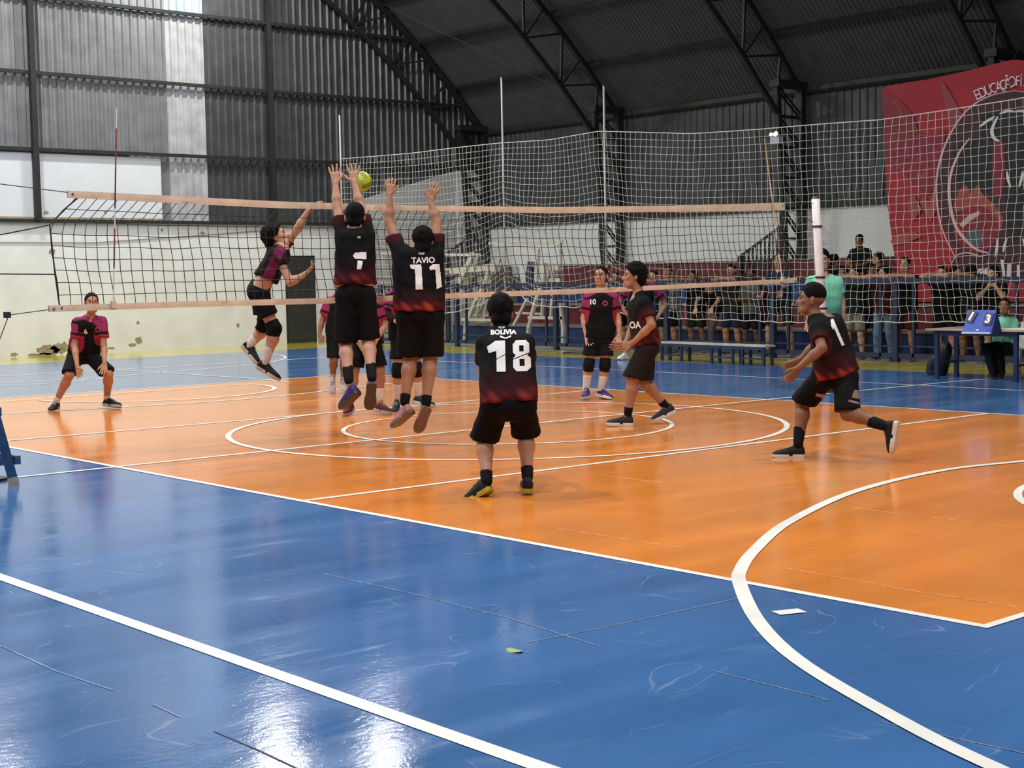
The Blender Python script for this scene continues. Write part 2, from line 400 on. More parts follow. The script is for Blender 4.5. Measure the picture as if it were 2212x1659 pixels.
def truss(x, label, gable=False):
    t = empty('roof_truss', (x, 17.4, 0)); base = (x, 17.4, 0)
    D = 1.02                                   # depth between chords
    ths = [TH_E - .012 - DTH*.5*i for i in range(31)]
    up = [np.array((x, *arc_pt(th, .2))) for th in ths]
    lo = [np.array((x, *arc_pt(th, .2+D*(1 if i > 0 else .98)))) for i, th in enumerate(ths)]
    m1, m2 = MB(), MB()
    for i in range(len(ths)-1):
        m1.bar(up[i], up[i+1], .12, .14); m2.bar(lo[i], lo[i+1], .10, .12)
    m1.build('upper_chord', STEEL, t, base=base); m2.build('lower_chord', STEEL, t, base=base)
    for i in range(2, len(ths)-1, 2):
        MB().bar(up[i], lo[i], .05, .05).build('web_post', STEEL, t, base=base)
    for i in range(0, len(ths)-2, 2):
        MB().bar(lo[i], up[i+1], .06, .05).build('web_diagonal', STEEL, t, base=base)
        MB().bar(up[i+1], lo[i+2], .05, .05).build('web_diagonal', STEEL, t, base=base)
    # tapering lattice column
    oc = 17.50; itop, ibot = 16.62, 16.98
    MB().box((x-.09, oc-.08, 0), (x+.09, oc+.08, 5.95)).build('outer_column', STEEL, t, base=base)
    MB().bar((x, itop, 6.0), (x, ibot, 1.0), .13, .13, (1, 0, 0)).build('inner_column', STEEL, t, base=base)
    iy = lambda z: itop+(ibot-itop)*(6.0-z)/5.0
    zz = 5.9; k = 0
    while zz > 1.1:
        MB().bar((x, iy(zz), zz), (x, oc, zz), .06, .07).build('column_tie', STEEL, t, base=base)
        if zz > 1.6:
            for dx in (-.03, .03):
                MB().bar((x+dx, iy(zz)+.02, zz-.05+dx), (x+dx, oc-.02, zz-.66+dx), .025, .05).build('column_brace', STEEL, t, base=base)
        zz -= .70; k += 1
    MB().box((x-.14, itop-.08, 5.86), (x+.14, oc+.1, 6.02)).build('cap_plate', STEEL, t, base=base)
    return tag(t, label, 'truss', 'arched roof trusses')
for x, l in zip(TRX, ('steel roof truss against the corrugated gable wall', 'steel roof truss rising just right of the stairs with black railing', 'steel roof truss whose column carries the white emergency light',
                      'steel roof truss rising behind the red banner', 'steel roof truss first beyond the right edge of the red banner', 'steel roof truss second beyond the right edge of the red banner',
                      'steel roof truss above the camera position', 'steel roof truss nearest the far gable behind the camera')):
    truss(x, l)

# ------------------------------------------------------------------ stands
RED = mat('red_paint', (.105, .012, .015), .6, bump=.08, var=.2, vscale=3)
NAVY = mat('blue_paint', (.012, .033, .115), .55, bump=.08, var=.2, vscale=3)
TREAD = mat('stand_tread', (.20, .18, .16), .8, bump=.1, var=.2)
st = empty('spectator_stand', (-8, 13.2, 0)); sb = (-8, 13.2, 0)
STEP = [(13.2, 0, .47, NAVY), (14.3, .47, .95, RED), (15.4, .95, 1.42, NAVY), (16.5, 1.42, 1.93, RED)]
for i, (yy, za, zb, mm) in enumerate(STEP):
    ye = YB-.01
    MB().box((-17.4, yy, za), (8, ye, zb-.03)).build('riser', mm, st, base=sb)
    MB().box((-17.4, yy-.03, zb-.03), (8, ye, zb)).build('tread', TREAD, st, base=sb)
tag(st, 'stepped concrete stand painted red and blue behind the fence', 'stand')
# stair flights with black railings
IRON = mat('black_iron', (.012, .012, .014), .5)
def stair(name_label, P0, P1, n, yy, low=.82):
    a = gy(*P0, yy); b = gy(*P1, yy); base = (a[0], yy, 0)
    t = empty('stair_railing', base)
    MB().bar(a, b, .05, .05).build('handrail', IRON, t, base=base)
    a2 = a-np.array([0, 0, low]); b2 = b-np.array([0, 0, low])
    MB().bar(a2, b2, .04, .04).build('bottom_rail', IRON, t, base=base)
    for i in range(n+1):
        f_ = i/n; p_ = a+(b-a)*f_
        MB().bar(p_, p_-np.array([0, 0, low]), .035).build('baluster', IRON, t, base=base)
    MB().box((a[0]-.05, yy-.05, 0), (a[0]+.05, yy+.05, a[2]+.02)).build('newel_post', IRON, t, base=base)
    MB().box((b[0]-.05, yy-.05, .5), (b[0]+.05, yy+.05, b[2]+.02)).build('newel_post', IRON, t, base=base)
    return tag(t, name_label, 'railing', 'black stair railings')
stair('black stair railing in the corner by the grey infill wall', (965, 548), (1048, 488), 10, 14.4, .75)
stair('black stair railing left of the column with the emergency light', (1600, 553), (1688, 488), 10, 16.3, .60)
t = empty('stair_flight', (-18.3, 14.9, 0))
for i in range(8):
    MB().box((-19.3+.237*i, 14.45, 0), (-19.3+.237*(i+1), 15.5, .24*(i+1))).build('stair_step', TREAD, t, base=(-18.3, 14.9, 0))
tag(t, 'concrete stair flight at the gable end of the stand', 'stairs')

# ------------------------------------------------------------------ fence in front of the stands
FB = mat('fence_blue', (.010, .020, .055), .5, var=.2)
YF = 11.8
fn = empty('court_fence', (-8, YF, 0)); fb = (-8, YF, 0)
posts = [-18.6, -15.5, -12.0, -8.66, -5.9, -3.15, -.5, 2.2, 5]
for xa, xb_ in zip(posts[:-1], posts[1:]):
    MB().box((xa, YF-.04, 1.38), (xb_, YF+.04, 1.48)).build('top_rail', FB, fn, base=fb)
    MB().box((xa, YF-.025, .08), (xb_, YF+.025, .16)).build('bottom_rail', FB, fn, base=fb)
    MB().box((xa, YF-.012, .27), (xb_, YF+.012, .30)).build('mid_rail', FB, fn, base=fb)
for xa in posts:
    MB().box((xa-.05, YF-.05, 0), (xa+.05, YF+.05, 1.5)).build('fence_post', FB, fn, base=fb)
    for dx in (-.32, .36):
        MB().box((xa+dx-.025, YF-.025, .1), (xa+dx+.025, YF+.025, 1.4)).build('fence_stile', FB, fn, base=fb)
tag(fn, 'dark blue tubular fence between court and stand', 'fence')

# ------------------------------------------------------------------ nets
def net_mesh(pts, r, nrow, ncol):
    """square strings through a grid of nodes pts[row][col]"""
    V = []; F = []
    def string(line):
        L_ = np.array(line); o = len(V); k = len(L_)
        d = np.gradient(L_, axis=0); d /= np.linalg.norm(d, axis=1)[:, None]+1e-9
        ref = CF if abs(d.mean(0) @ CF) < .95 else np.array([0, 0, 1.])
        a = np.cross(d, ref); a /= np.linalg.norm(a, axis=1)[:, None]+1e-9; c = np.cross(d, a)
        for i in range(k):
            for q in (a[i], c[i], -a[i], -c[i]): V.append(L_[i]+r*q)
        for i in range(k-1):
            for j in range(4): F.append((o+4*i+j, o+4*i+(j+1) % 4, o+4*i+4+(j+1) % 4, o+4*i+4+j))
    for i in range(nrow): string(pts[i])
    for j in range(ncol): string(pts[:, j])
    return V, F
CREAM = mat('net_band_vinyl', (.72, .57, .43), .6, bump=.2, bscale=25, var=.12, vscale=5)
BLK = mat('net_cord', (.018, .018, .022), .7)
vn = empty('volleyball_net', (0, 0, 0))
ip = lambda x_, P: float(np.interp(x_, [a for a, _ in P], [b for _, b in P]))
TOPT = [(-4.94, 2.425), (-4.27, 2.41), (-2.83, 2.375), (-1.18, 2.365), (.76, 2.385), (3.05, 2.445), (4.72, 2.51)]
TOPB = [(-4.94, 2.365), (-2.84, 2.31), (.76, 2.315), (4.72, 2.41)]
BOTT = [(-5.14, 1.445), (-3.85, 1.45), (-2.34, 1.445), (-.59, 1.46), (1.46, 1.475), (4.81, 1.53), (5.0, 1.54)]
def band(y0, y1, top, bot, name, hh=None):
    V = []; F = []; n_ = 60
    for i in range(n_+1):
        y_ = y0+(y1-y0)*i/n_; zt = ip(y_, top); zb = ip(y_, bot) if bot else zt-hh
        wv = .004*math.sin(i*1.7)+.003*math.sin(i*.6)
        V += [(-.011+wv, y_, zb), (.011+wv, y_, zb), (.013+wv, y_, (zt+zb)/2), (.011+wv, y_, zt), (-.011+wv, y_, zt), (-.013+wv, y_, (zt+zb)/2)]
    for i in range(n_):
        for j in range(6): F.append((6*i+j, 6*i+(j+1) % 6, 6*i+6+(j+1) % 6, 6*i+6+j))
    F += [tuple(range(6))[::-1], tuple(6*n_+j for j in range(6))]
    return mesh_obj(name, V, F, CREAM, vn)
tb = band(-4.94, 4.75, TOPT, TOPB, 'top_band'); bb = band(-5.15, 5.0, BOTT, None, 'bottom_band', .055)
for o, y_, z_ in ((tb, -4.90, 2.395), (tb, 4.71, 2.47), (bb, -5.11, 1.415), (bb, -5.04, 1.42), (bb, 4.96, 1.51)):
    MB().tube([(.012, y_, z_), (.02, y_, z_)], .012, 10).build('eyelet', mat('eyelet_metal', (.5, .5, .5), .3, metal=.9), o)
nr, nc = 10, 99
G = np.zeros((nr, nc, 3))
LE = [(1.40, -5.05), (1.71, -5.08), (2.02, -5.10), (2.13, -5.11), (2.36, -4.86)]
RE = [(1.47, 4.94), (1.9, 4.78), (2.42, 4.70)]
for j in range(nc):
    f_ = j/(nc-1)
    for i in range(nr):
        g_ = i/(nr-1)
        yc = -4.9+9.8*f_
        zb = ip(yc, BOTT)-.02; zt = ip(yc, TOPB)+.01
        z = zb+(zt-zb)*g_
        yl = ip(z, LE); yr = ip(z, RE)
        y_ = yl+(yr-yl)*f_
        # the mesh droops: horizontals dip between fixings, verticals drift right towards the far side
        slack = math.sin(math.pi*g_)
        z += .005*math.sin(j*.83+i*.4)*slack-.010*slack*math.sin(j*.21)
        y_ += .008*math.sin(i*1.1+j*.27)*slack+.03*slack*(.5-g_)*math.sin(j*.12+1)
        G[i, j] = (.006*math.sin(j*.5+i*.9)+.02*slack*math.sin(j*.09), y_, z)
V, F = net_mesh(G, .0034, nr, nc)
tag(mesh_obj('netting', V, F, BLK, vn), kind='stuff')
MB().tube([(0, -4.84, 2.37), (0, -4.98, 2.26), (0, -5.11, 2.13), (0, -5.08, 1.71), (0, -5.05, 1.43)], .007, 5).build('side_cord', BLK, vn)
MB().tube([(0, 4.70, 2.42), (0, 4.78, 1.9), (0, 4.94, 1.48)], .006, 5).build('side_cord', BLK, vn)
for a, b, r_ in (((0, -4.93, 2.41), (0, -5.62, 2.475), .004), ((0, -5.11, 2.13), (0, -5.62, 2.03), .006), ((0, -5.08, 1.71), (0, -5.62, 1.72), .006), ((0, -5.14, 1.41), (0, -5.5, 1.375), .004),
                 ((0, 4.74, 2.46), (0, 5.42, 2.52), .004), ((0, 4.98, 1.5), (0, 5.55, 1.55), .004), ((0, 4.72, 2.42), (0, 5.45, 2.25), .004), ((0, -5.5, 1.375), (.0, -5.62, 1.1), .004)):
    MB().tube([a, b], r_, 5).build('tension_cord', BLK, vn)
MB().box((-.02, -5.54, 1.35), (.02, -5.49, 1.40)).build('cord_cleat', BLK, vn)
tag(vn, 'volleyball net with cream bands stretched across the court', 'net')
# antennas
def antenna(P, cols, label):
    base = P[-1]; t = empty('net_antenna', base); k = len(cols)
    for i in range(k):
        a = np.array(P[0])+(np.array(P[-1])-np.array(P[0]))*i/k; b = np.array(P[0])+(np.array(P[-1])-np.array(P[0]))*(i+1)/k
        MB().tube([a, b], .007, 6).build('rod_segment', cols[i], t, base=base)
    MB().box((base[0]-.015, base[1]-.02, base[2]+.0), (base[0]+.02, base[1]+.02, base[2]+.06)).build('clip', CREAM, t, base=base)
    tag(t, label, 'antenna', 'net antennas')
ARED = mat('antenna_red', (.28, .05, .05), .5); AWHT = mat('antenna_white', (.75, .72, .68), .5); AYEL = mat('antenna_ochre', (.55, .40, .14), .5); ADRK = mat('antenna_dark', (.06, .03, .03), .5)
antenna([(.03, -4.47, 3.15), (.03, -4.57, 1.41)], [AWHT, ARED, ARED, ADRK, ADRK, AWHT, ARED, ADRK, AWHT, AWHT], 'dark red net antenna nearest the white gable wall end of the net')
antenna([(.03, 4.34, 3.3), (.03, 4.68, 1.50)], [AYEL, AYEL, AYEL, AWHT, AYEL, AYEL, AWHT, ARED, AWHT, AWHT], 'ochre and white net antenna beside the padded white post')
# net posts
PAD = mat('white_post_pad', (.72, .66, .64), .55, bump=.3, bscale=9, var=.12, vscale=4)
def npost(P0, P1, label, r=.062):
    base = P0; t = empty('net_post', base)
    a, b = np.array(P0), np.array(P1)
    MB().tube([a, a+(b-a)*.3, a+(b-a)*.6, b], [r*.8, r, r*.92, r*.85], 14).build('padding', PAD, t, True, base)
    MB().tube([b, b+np.array([0, 0, .03])], r*.7, 12).build('post_cap', mat('post_metal', (.4, .4, .42), .35, metal=.8), t, base=base)
    for f_ in (.44, .60, .86):
        p_ = a+(b-a)*f_; MB().tube([p_-np.array([0, 0, .012]), p_+np.array([0, 0, .012])], r*1.08, 14).build('strap', IRON, t, base=base)
    MB().tube([(P0[0], P0[1], 0), (P0[0], P0[1], .02)], .14, 16).build('floor_plate', STEEL, t, base=base)
    tag(t, label, 'post', 'volleyball net posts')
npost((0, 5.64, 0), (0, 5.41, 2.57), 'white padded net post in front of the standing official')
npost((0, -5.72, 0), (0, -5.72, 2.6), 'white padded net post beside the blue umpire stand')

# safety net hung on tall white poles in front of the stand
WSTR = mat('white_net_cord', (.55, .55, .50), .7)
TOPN = [(-20.1, 4.78), (-16.8, 4.70), (-13.64, 4.68), (-12, 4.62), (-10.37, 4.66), (-7.86, 4.40), (-6.1, 4.33), (-3.4, 4.26), (-.71, 4.35), (1.5, 4.5), (4.5, 4.6)]
BOTN = [(-20.1, .9), (-16.5, .72), (-15.7, .80), (-14.4, 1.02), (-13.5, 1.42), (-12.9, 1.12), (-12.2, .98), (-11.3, .95), (-10.5, 1.1), (-9.6, .8), (-8.9, .74), (-7.3, .72), (-5.5, .69), (-3.5, .71), (-1.8, .73), (4.5, .72)]
nc2, nr2 = 176, 27
G2 = np.zeros((nr2, nc2, 3))
for j in range(nc2):
    x_ = -19.95+24.5*j/(nc2-1); zt = ip(x_, TOPN); zb = ip(x_, BOTN)
    for i in range(nr2):
        g_ = i/(nr2-1); dr_ = (1-g_)**2
        G2[i, j] = (x_+.02*math.sin(i*1.9+j*.31)*(1-g_)+.12*dr_*math.sin(j*.21)+.012*math.sin(i*.8+j*1.3), 11.66+.05*math.sin(j*.17+i*.2)+.10*dr_*math.sin(j*.4+1), zb+(zt-zb)*g_+.012*math.sin(j*1.7+i*.7)*(1-g_))
sn = empty('safety_net', (-8, 11.66, 0))
V, F = net_mesh(G2, .0040, nr2, nc2)
tag(mesh_obj('netting', V, F, WSTR, sn, base=(-8, 11.66, 0)), kind='stuff')
MB().tube(G2[0], .009, 5).build('edge_rope', WSTR, sn, base=(-8, 11.66, 0)); MB().tube(G2[-1], .009, 5).build('edge_rope', WSTR, sn, base=(-8, 11.66, 0))
tag(sn, 'white safety net hanging in front of the stand', 'net')
POLE = mat('white_pole', (.42, .42, .40), .5, var=.15)
for x_, zt, l in ((-20.0, 5.92, 'thin white pole holding the safety net nearest the gable wall'), (-13.54, 6.15, 'tallest white pole holding the safety net left of the lattice column'), (-10.26, 5.6, 'white pole holding the safety net in front of the lattice column'), (2.6, 5.4, 'white pole holding the safety net beyond the scorers table')):
    t = empty('net_pole', (x_, 11.66, 0))
    MB().tube([(0, 0, 0), (0, 0, zt)], .022, 8).build('pole', POLE, t, True); MB().tube([(0, 0, 0), (0, 0, .015)], .1, 12).build('foot_plate', STEEL, t)
    MB().tube([(0, 0, zt), (0, 0, zt+.02)], .034, 8).build('cap', STEEL, t)
    tag(t, l, 'pole', 'safety net poles')
# ------------------------------------------------------------------ figures: implicit surfaces polygonised with surface nets
def surfnets(D, o, h):
    S = D < 0
    c = np.zeros(tuple(n-1 for n in D.shape), np.int8)
    corners = [(i, j, k) for i in (0, 1) for j in (0, 1) for k in (0, 1)]
    sl = lambda q: tuple(slice(q[a], D.shape[a]-1+q[a]) for a in range(3))
    for q in corners: c += S[sl(q)]
    mask = (c > 0) & (c < 8)
    n = int(mask.sum())
    if n == 0: return np.zeros((0, 3)), []
    idx = -np.ones(mask.shape, np.int64); idx[mask] = np.arange(n)
    cell = np.argwhere(mask)
    val = {q: D[sl(q)][mask] for q in corners}
    acc = np.zeros((n, 3)); cnt = np.zeros(n)
    for q in corners:
        for a in range(3):
            if q[a] == 0:
                q2 = list(q); q2[a] = 1; q2 = tuple(q2)
                d0, d1 = val[q], val[q2]; x_ = (d0 < 0) != (d1 < 0)
                t = np.where(x_, d0/np.where(d0 == d1, 1, d0-d1), 0)
                p = np.tile(np.array(q, float), (n, 1)); p[:, a] += t
                acc += p*x_[:, None]; cnt += x_
    V = (cell+acc/cnt[:, None])*h+o
    F = []
    for a in range(3):
        b, d = (a+1) % 3, (a+2) % 3
        s0 = [slice(None)]*3; s1 = [slice(None)]*3; s0[a] = slice(0, -1); s1[a] = slice(1, None)
        A, B = S[tuple(s0)], S[tuple(s1)]
        E_ = np.argwhere(A != B)
        E_ = E_[(E_[:, b] > 0) & (E_[:, d] > 0) & (E_[:, b] < D.shape[b]-1) & (E_[:, d] < D.shape[d]-1)]
        if len(E_) == 0: continue
        fl = A[tuple(E_.T)]
        def ci(db, dd):
            e = E_.copy(); e[:, b] -= db; e[:, d] -= dd; return idx[tuple(e.T)]
        q = np.stack([ci(1, 1), ci(0, 1), ci(0, 0), ci(1, 0)], 1)
        q[~fl] = q[~fl][:, ::-1]
        F.append(q)
    return V, np.concatenate(F)

def cap(a, b, ra, rb=None, k=.03, clip=(), flat=None):
    """tapered capsule; clip = half spaces (point, outward normal); flat=(axis vector, factor) squashes it"""
    return dict(t='c', a=np.array(a, float), b=np.array(b, float), ra=ra, rb=ra if rb is None else rb, k=k, clip=clip, flat=flat)
def ell(c, ax, r, k=.02, clip=()):
    return dict(t='e', c=np.array(c, float), ax=np.array(ax, float), r=np.array(r, float), k=k, clip=clip)
def polyg(prims, h, clips=(), noise=None, cutters=()):
    lo = np.min([np.minimum(p['a'], p['b'])-max(p['ra'], p['rb']) if p['t'] == 'c' else p['c']-p['r'].max() for p in prims], 0)-3*h-.01
    hi = np.max([np.maximum(p['a'], p['b'])+max(p['ra'], p['rb']) if p['t'] == 'c' else p['c']+p['r'].max() for p in prims], 0)+3*h+.01
    n = np.ceil((hi-lo)/h).astype(int)+1
    D = np.full(tuple(n), 1.0, np.float32)
    ax = [lo[i]+h*np.arange(n[i]) for i in range(3)]
    for p in prims:
        if p['t'] == 'c': l_ = np.minimum(p['a'], p['b'])-max(p['ra'], p['rb']); h_ = np.maximum(p['a'], p['b'])+max(p['ra'], p['rb'])
        else: l_ = p['c']-p['r'].max(); h_ = p['c']+p['r'].max()
        pad = 3*h+p['k']*1.5
        i0 = np.maximum(0, np.floor((l_-pad-lo)/h).astype(int)); i1 = np.minimum(n, np.ceil((h_+pad-lo)/h).astype(int)+1)
        X, Y, Z = np.meshgrid(*[ax[i][i0[i]:i1[i]] for i in range(3)], indexing='ij')
        P = np.stack([X, Y, Z], -1)
        if p['t'] == 'c':
            ab = p['b']-p['a']; L2 = max(ab @ ab, 1e-9)
            t = np.clip(((P-p['a']) @ ab)/L2, 0, 1)
            Q = P-p['a']-t[..., None]*ab
            if p['flat'] is not None:
                fa, ff = p['flat']; Q = Q+(Q @ fa)[..., None]*fa*(ff-1)
            d = np.linalg.norm(Q, axis=-1)-(p['ra']+(p['rb']-p['ra'])*t)
        else:
            Q = ((P-p['c']) @ p['ax'].T)/p['r']; ln = np.linalg.norm(Q, axis=-1)
            g = np.linalg.norm(Q/p['r'], axis=-1)
            d = ln*(ln-1)/np.maximum(g, 1e-6)
        for c0, nn in p['clip']: d = np.maximum(d, (P-np.asarray(c0)) @ np.asarray(nn))
        sl = tuple(slice(i0[i], i1[i]) for i in range(3)); D0 = D[sl]; k = p['k']
        if k > 0:
            e = np.clip(.5+.5*(D0-d)/k, 0, 1); D[sl] = D0*(1-e)+d*e-k*e*(1-e)
        else: D[sl] = np.minimum(D0, d)
    if clips or noise or cutters:
        X, Y, Z = np.meshgrid(*ax, indexing='ij')
        if noise: D += noise(X, Y, Z)
        if clips:
            P = np.stack([X, Y, Z], -1)
            for c0, nn in clips: D = np.maximum(D, (P-np.asarray(c0)) @ np.asarray(nn))
    return surfnets(D, lo, h)
unit = lambda v: np.asarray(v, float)/max(np.linalg.norm(v), 1e-9)
def joinm(parts):
    V = []; F = []; o = 0
    for v, f in parts:
        if len(v) == 0: continue
        V.append(v); F.append(np.asarray(f)+o); o += len(v)
    return np.concatenate(V), np.concatenate(F)

SKINS = {}
def skin(t):
    cols = {'light': (.46, .25, .165), 'tan': (.36, .18, .105), 'brown': (.22, .105, .058), 'dark': (.10, .05, .03)}
    return mat('skin_'+t, cols[t], .55, bump=.08, bscale=120, var=.10, vscale=7, spec=.35)
HAIRM = mat('black_hair', (.0045, .0038, .0036), .75, bump=.8, bscale=140, spec=.12)
EYEW = mat('eye', (.10, .08, .07), .3); LIP = mat('lips', (.22, .07, .06), .5)
_sph = None
def sphere_part(name, c, r, ax, m_, parent, base):
    global _sph
    if _sph is None:
        bm = bmesh.new(); bmesh.ops.create_uvsphere(bm, u_segments=10, v_segments=6, radius=1); _sph = bpy.data.meshes.new('small_ball'); bm.to_mesh(_sph); bm.free()
        _sph.polygons.foreach_set('use_smooth', [True]*len(_sph.polygons))
    me = _sph.copy() if False else bpy.data.meshes.get('ball_'+m_.name)
    if me is None: me = _sph.copy(); me.name = 'ball_'+m_.name; me.materials.append(m_)
    o = bpy.data.objects.new(name, me); COL.objects.link(o); o.parent = parent
    M = Matrix.Identity(4)
    for i in range(3):
        for j in range(3): M[i][j] = ax[j][i]*r[j]
        M[i][3] = c[i]-base[i]
    o.matrix_local = M
    return o

def hand_prims(wr, d, pn, side, s=1.0, curl=.25, spread=.22, thumb=.8):
    """palm with four fingers of unequal length and a thumb leaving the side of the palm"""
    d = unit(d); pn = unit(np.asarray(pn)-d*(np.dot(pn, d))); lat = np.cross(d, pn)*side
    P = []
    palm = .092*s
    for o in (-.027, -.009, .009, .027): P.append(cap(wr+d*.012*s+lat*o*.55*s, wr+d*palm+lat*o*1.05*s, .0135*s, .0125*s, .012))
    for o, L_, sp in ((-.030, .070, -1.0), (-.010, .083, -.3), (.010, .078, .35), (.030, .060, 1.0)):
        b0 = wr+d*palm*.97+lat*o*1.08*s
        e1 = unit(d*math.cos(curl*.6)+pn*math.sin(curl*.6)+lat*sp*spread)
        b1 = b0+e1*L_*.52*s
        e2 = unit(d*math.cos(curl*1.9)+pn*math.sin(curl*1.9)+lat*sp*spread)
        b2 = b1+e2*L_*.48*s
        P += [cap(b0, b1, .0095*s, .0085*s, .004), cap(b1, b2, .0085*s, .0068*s, .004)]
    b0 = wr+d*.030*s-lat*.022*s; e = unit(d*.75-lat*thumb+pn*.25)
    b1 = b0+e*.048*s; b2 = b1+unit(d*.95-lat*thumb*.6+pn*.2)*.036*s
    P += [cap(b0, b1, .014*s, .0105*s, .010), cap(b1, b2, .0105*s, .0078*s, .004)]
    return P

def head_prims(c, f, u, s=1.0):
    f = unit(f); u = unit(np.asarray(u)-f*np.dot(u, f)); r = np.cross(f, u)
    ax = np.array([r, f, u])
    L = lambda x, y, z: c+(r*x+f*y+u*z)*s
    P = [ell(L(0, -.012, .035), ax, np.array([.074, .095, .085])*s, .02), ell(L(0, .025, -.045), ax, np.array([.058, .068, .078])*s, .035),
         cap(L(-.03, .055, -.088), L(.03, .055, -.088), .026*s, None, .03), cap(L(0, .088, .012), L(0, .108, -.026), .009*s, .0145*s, .012),
         cap(L(-.014, .096, -.030), L(.014, .096, -.030), .009*s, None, .008), cap(L(-.036, .078, .026), L(.036, .078, .026), .014*s, None, .014),
         cap(L(-.018, .088, -.062), L(.018, .088, -.062), .0095*s, None, .008), cap(L(-.048, .06, -.015), L(-.03, .075, -.025), .016*s, None, .02), cap(L(.048, .06, -.015), L(.03, .075, -.025), .016*s, None, .02)]
    for sd in (-1, 1):
        P.append(ell(L(sd*.078, -.012, -.008), ax, np.array([.010, .020, .033])*s, .008))
    return P, L, ax

def hair_mesh(c, f, u, style, s, h):
    P, L, ax = head_prims(c, f, u, s); f = ax[1]; u = ax[2]
    z = lambda a, b: unit(f*a+u*b)
    if style == 'bald': return None
    nz = None; cl = []
    if style == 'short':
        pr = [ell(L(0, -.018, .040), ax, np.array([.081, .099, .090])*s, 0), cap(L(-.03, -.075, -.035), L(.03, -.075, -.035), .034*s, None, .03)]
        cl = [(L(0, .064, .068), z(.80, -.60)), (L(0, .0, -.075), -u)]
        am, fr = .004, 90
    elif style == 'fade':
        pr = [ell(L(0, -.010, .056), ax, np.array([.080, .102, .094])*s, 0)]
        cl = [(L(0, .062, .055), z(.80, -.60)), (L(0, -.02, .012), z(-.2, -.98))]
        am, fr = .003, 110
    elif style == 'curly':
        pr = [ell(L(0, -.022, .052), ax, np.array([.100, .112, .100])*s, 0), ell(L(0, -.07, -.02), ax, np.array([.075, .055, .08])*s, .04)]
        cl = [(L(0, .060, .055), z(.78, -.62))]
        am, fr = .011, 75
    elif style == 'thick':
        pr = [ell(L(0, -.020, .044), ax, np.array([.092, .106, .099])*s, 0), cap(L(-.03, -.075, -.055), L(.03, -.075, -.055), .040*s, None, .04)]
        cl = [(L(0, .060, .058), z(.74, -.67))]
        am, fr = .007, 60
    elif style == 'bun':
        pr = [ell(L(0, -.014, .040), ax, np.array([.081, .100, .088])*s, 0), ell(L(.0, -.125, .05), ax, np.array([.045, .042, .042])*s, .01), cap(L(-.02, -.075, -.03), L(.02, -.075, -.03), .03*s, None, .03)]
        cl = [(L(0, .058, .06), z(.72, -.69))]; am, fr = .003, 80
    elif style == 'long':
        pr = [ell(L(0, -.016, .040), ax, np.array([.085, .102, .092])*s, 0)] + [cap(L(sd*.05, -.04, .0), L(sd*.062, -.055, -.2), .042*s, .03*s, .04) for sd in (-1, 1)] + [cap(L(0, -.07, 0), L(0, -.08, -.22), .055*s, .04*s, .04)]
        cl = [(L(0, .055, .06), z(.80, -.60))]; am, fr = .004, 60
    nz = lambda X, Y, Z: am*(np.sin(X*fr+Z*fr*.6)*np.sin(Y*fr*.9+1)*np.sin(Z*fr*1.1+2))
    return polyg(pr, h, cl, nz)

def set_print(o, cols):
    at_ = o.data.color_attributes.new('print', 'FLOAT_COLOR', 'POINT')
    a = np.ones((len(o.data.vertices), 4), np.float32); a[:, :3] = cols; at_.data.foreach_set('color', a.ravel())
CLOTH = mat('printed_jersey', (1, 1, 1), .85, bump=.25, bscale=22, attr='print', spec=.12)
def plain(name, c): return mat(name, c, .8, bump=.25, bscale=22, var=.12, vscale=9, spec=.1)

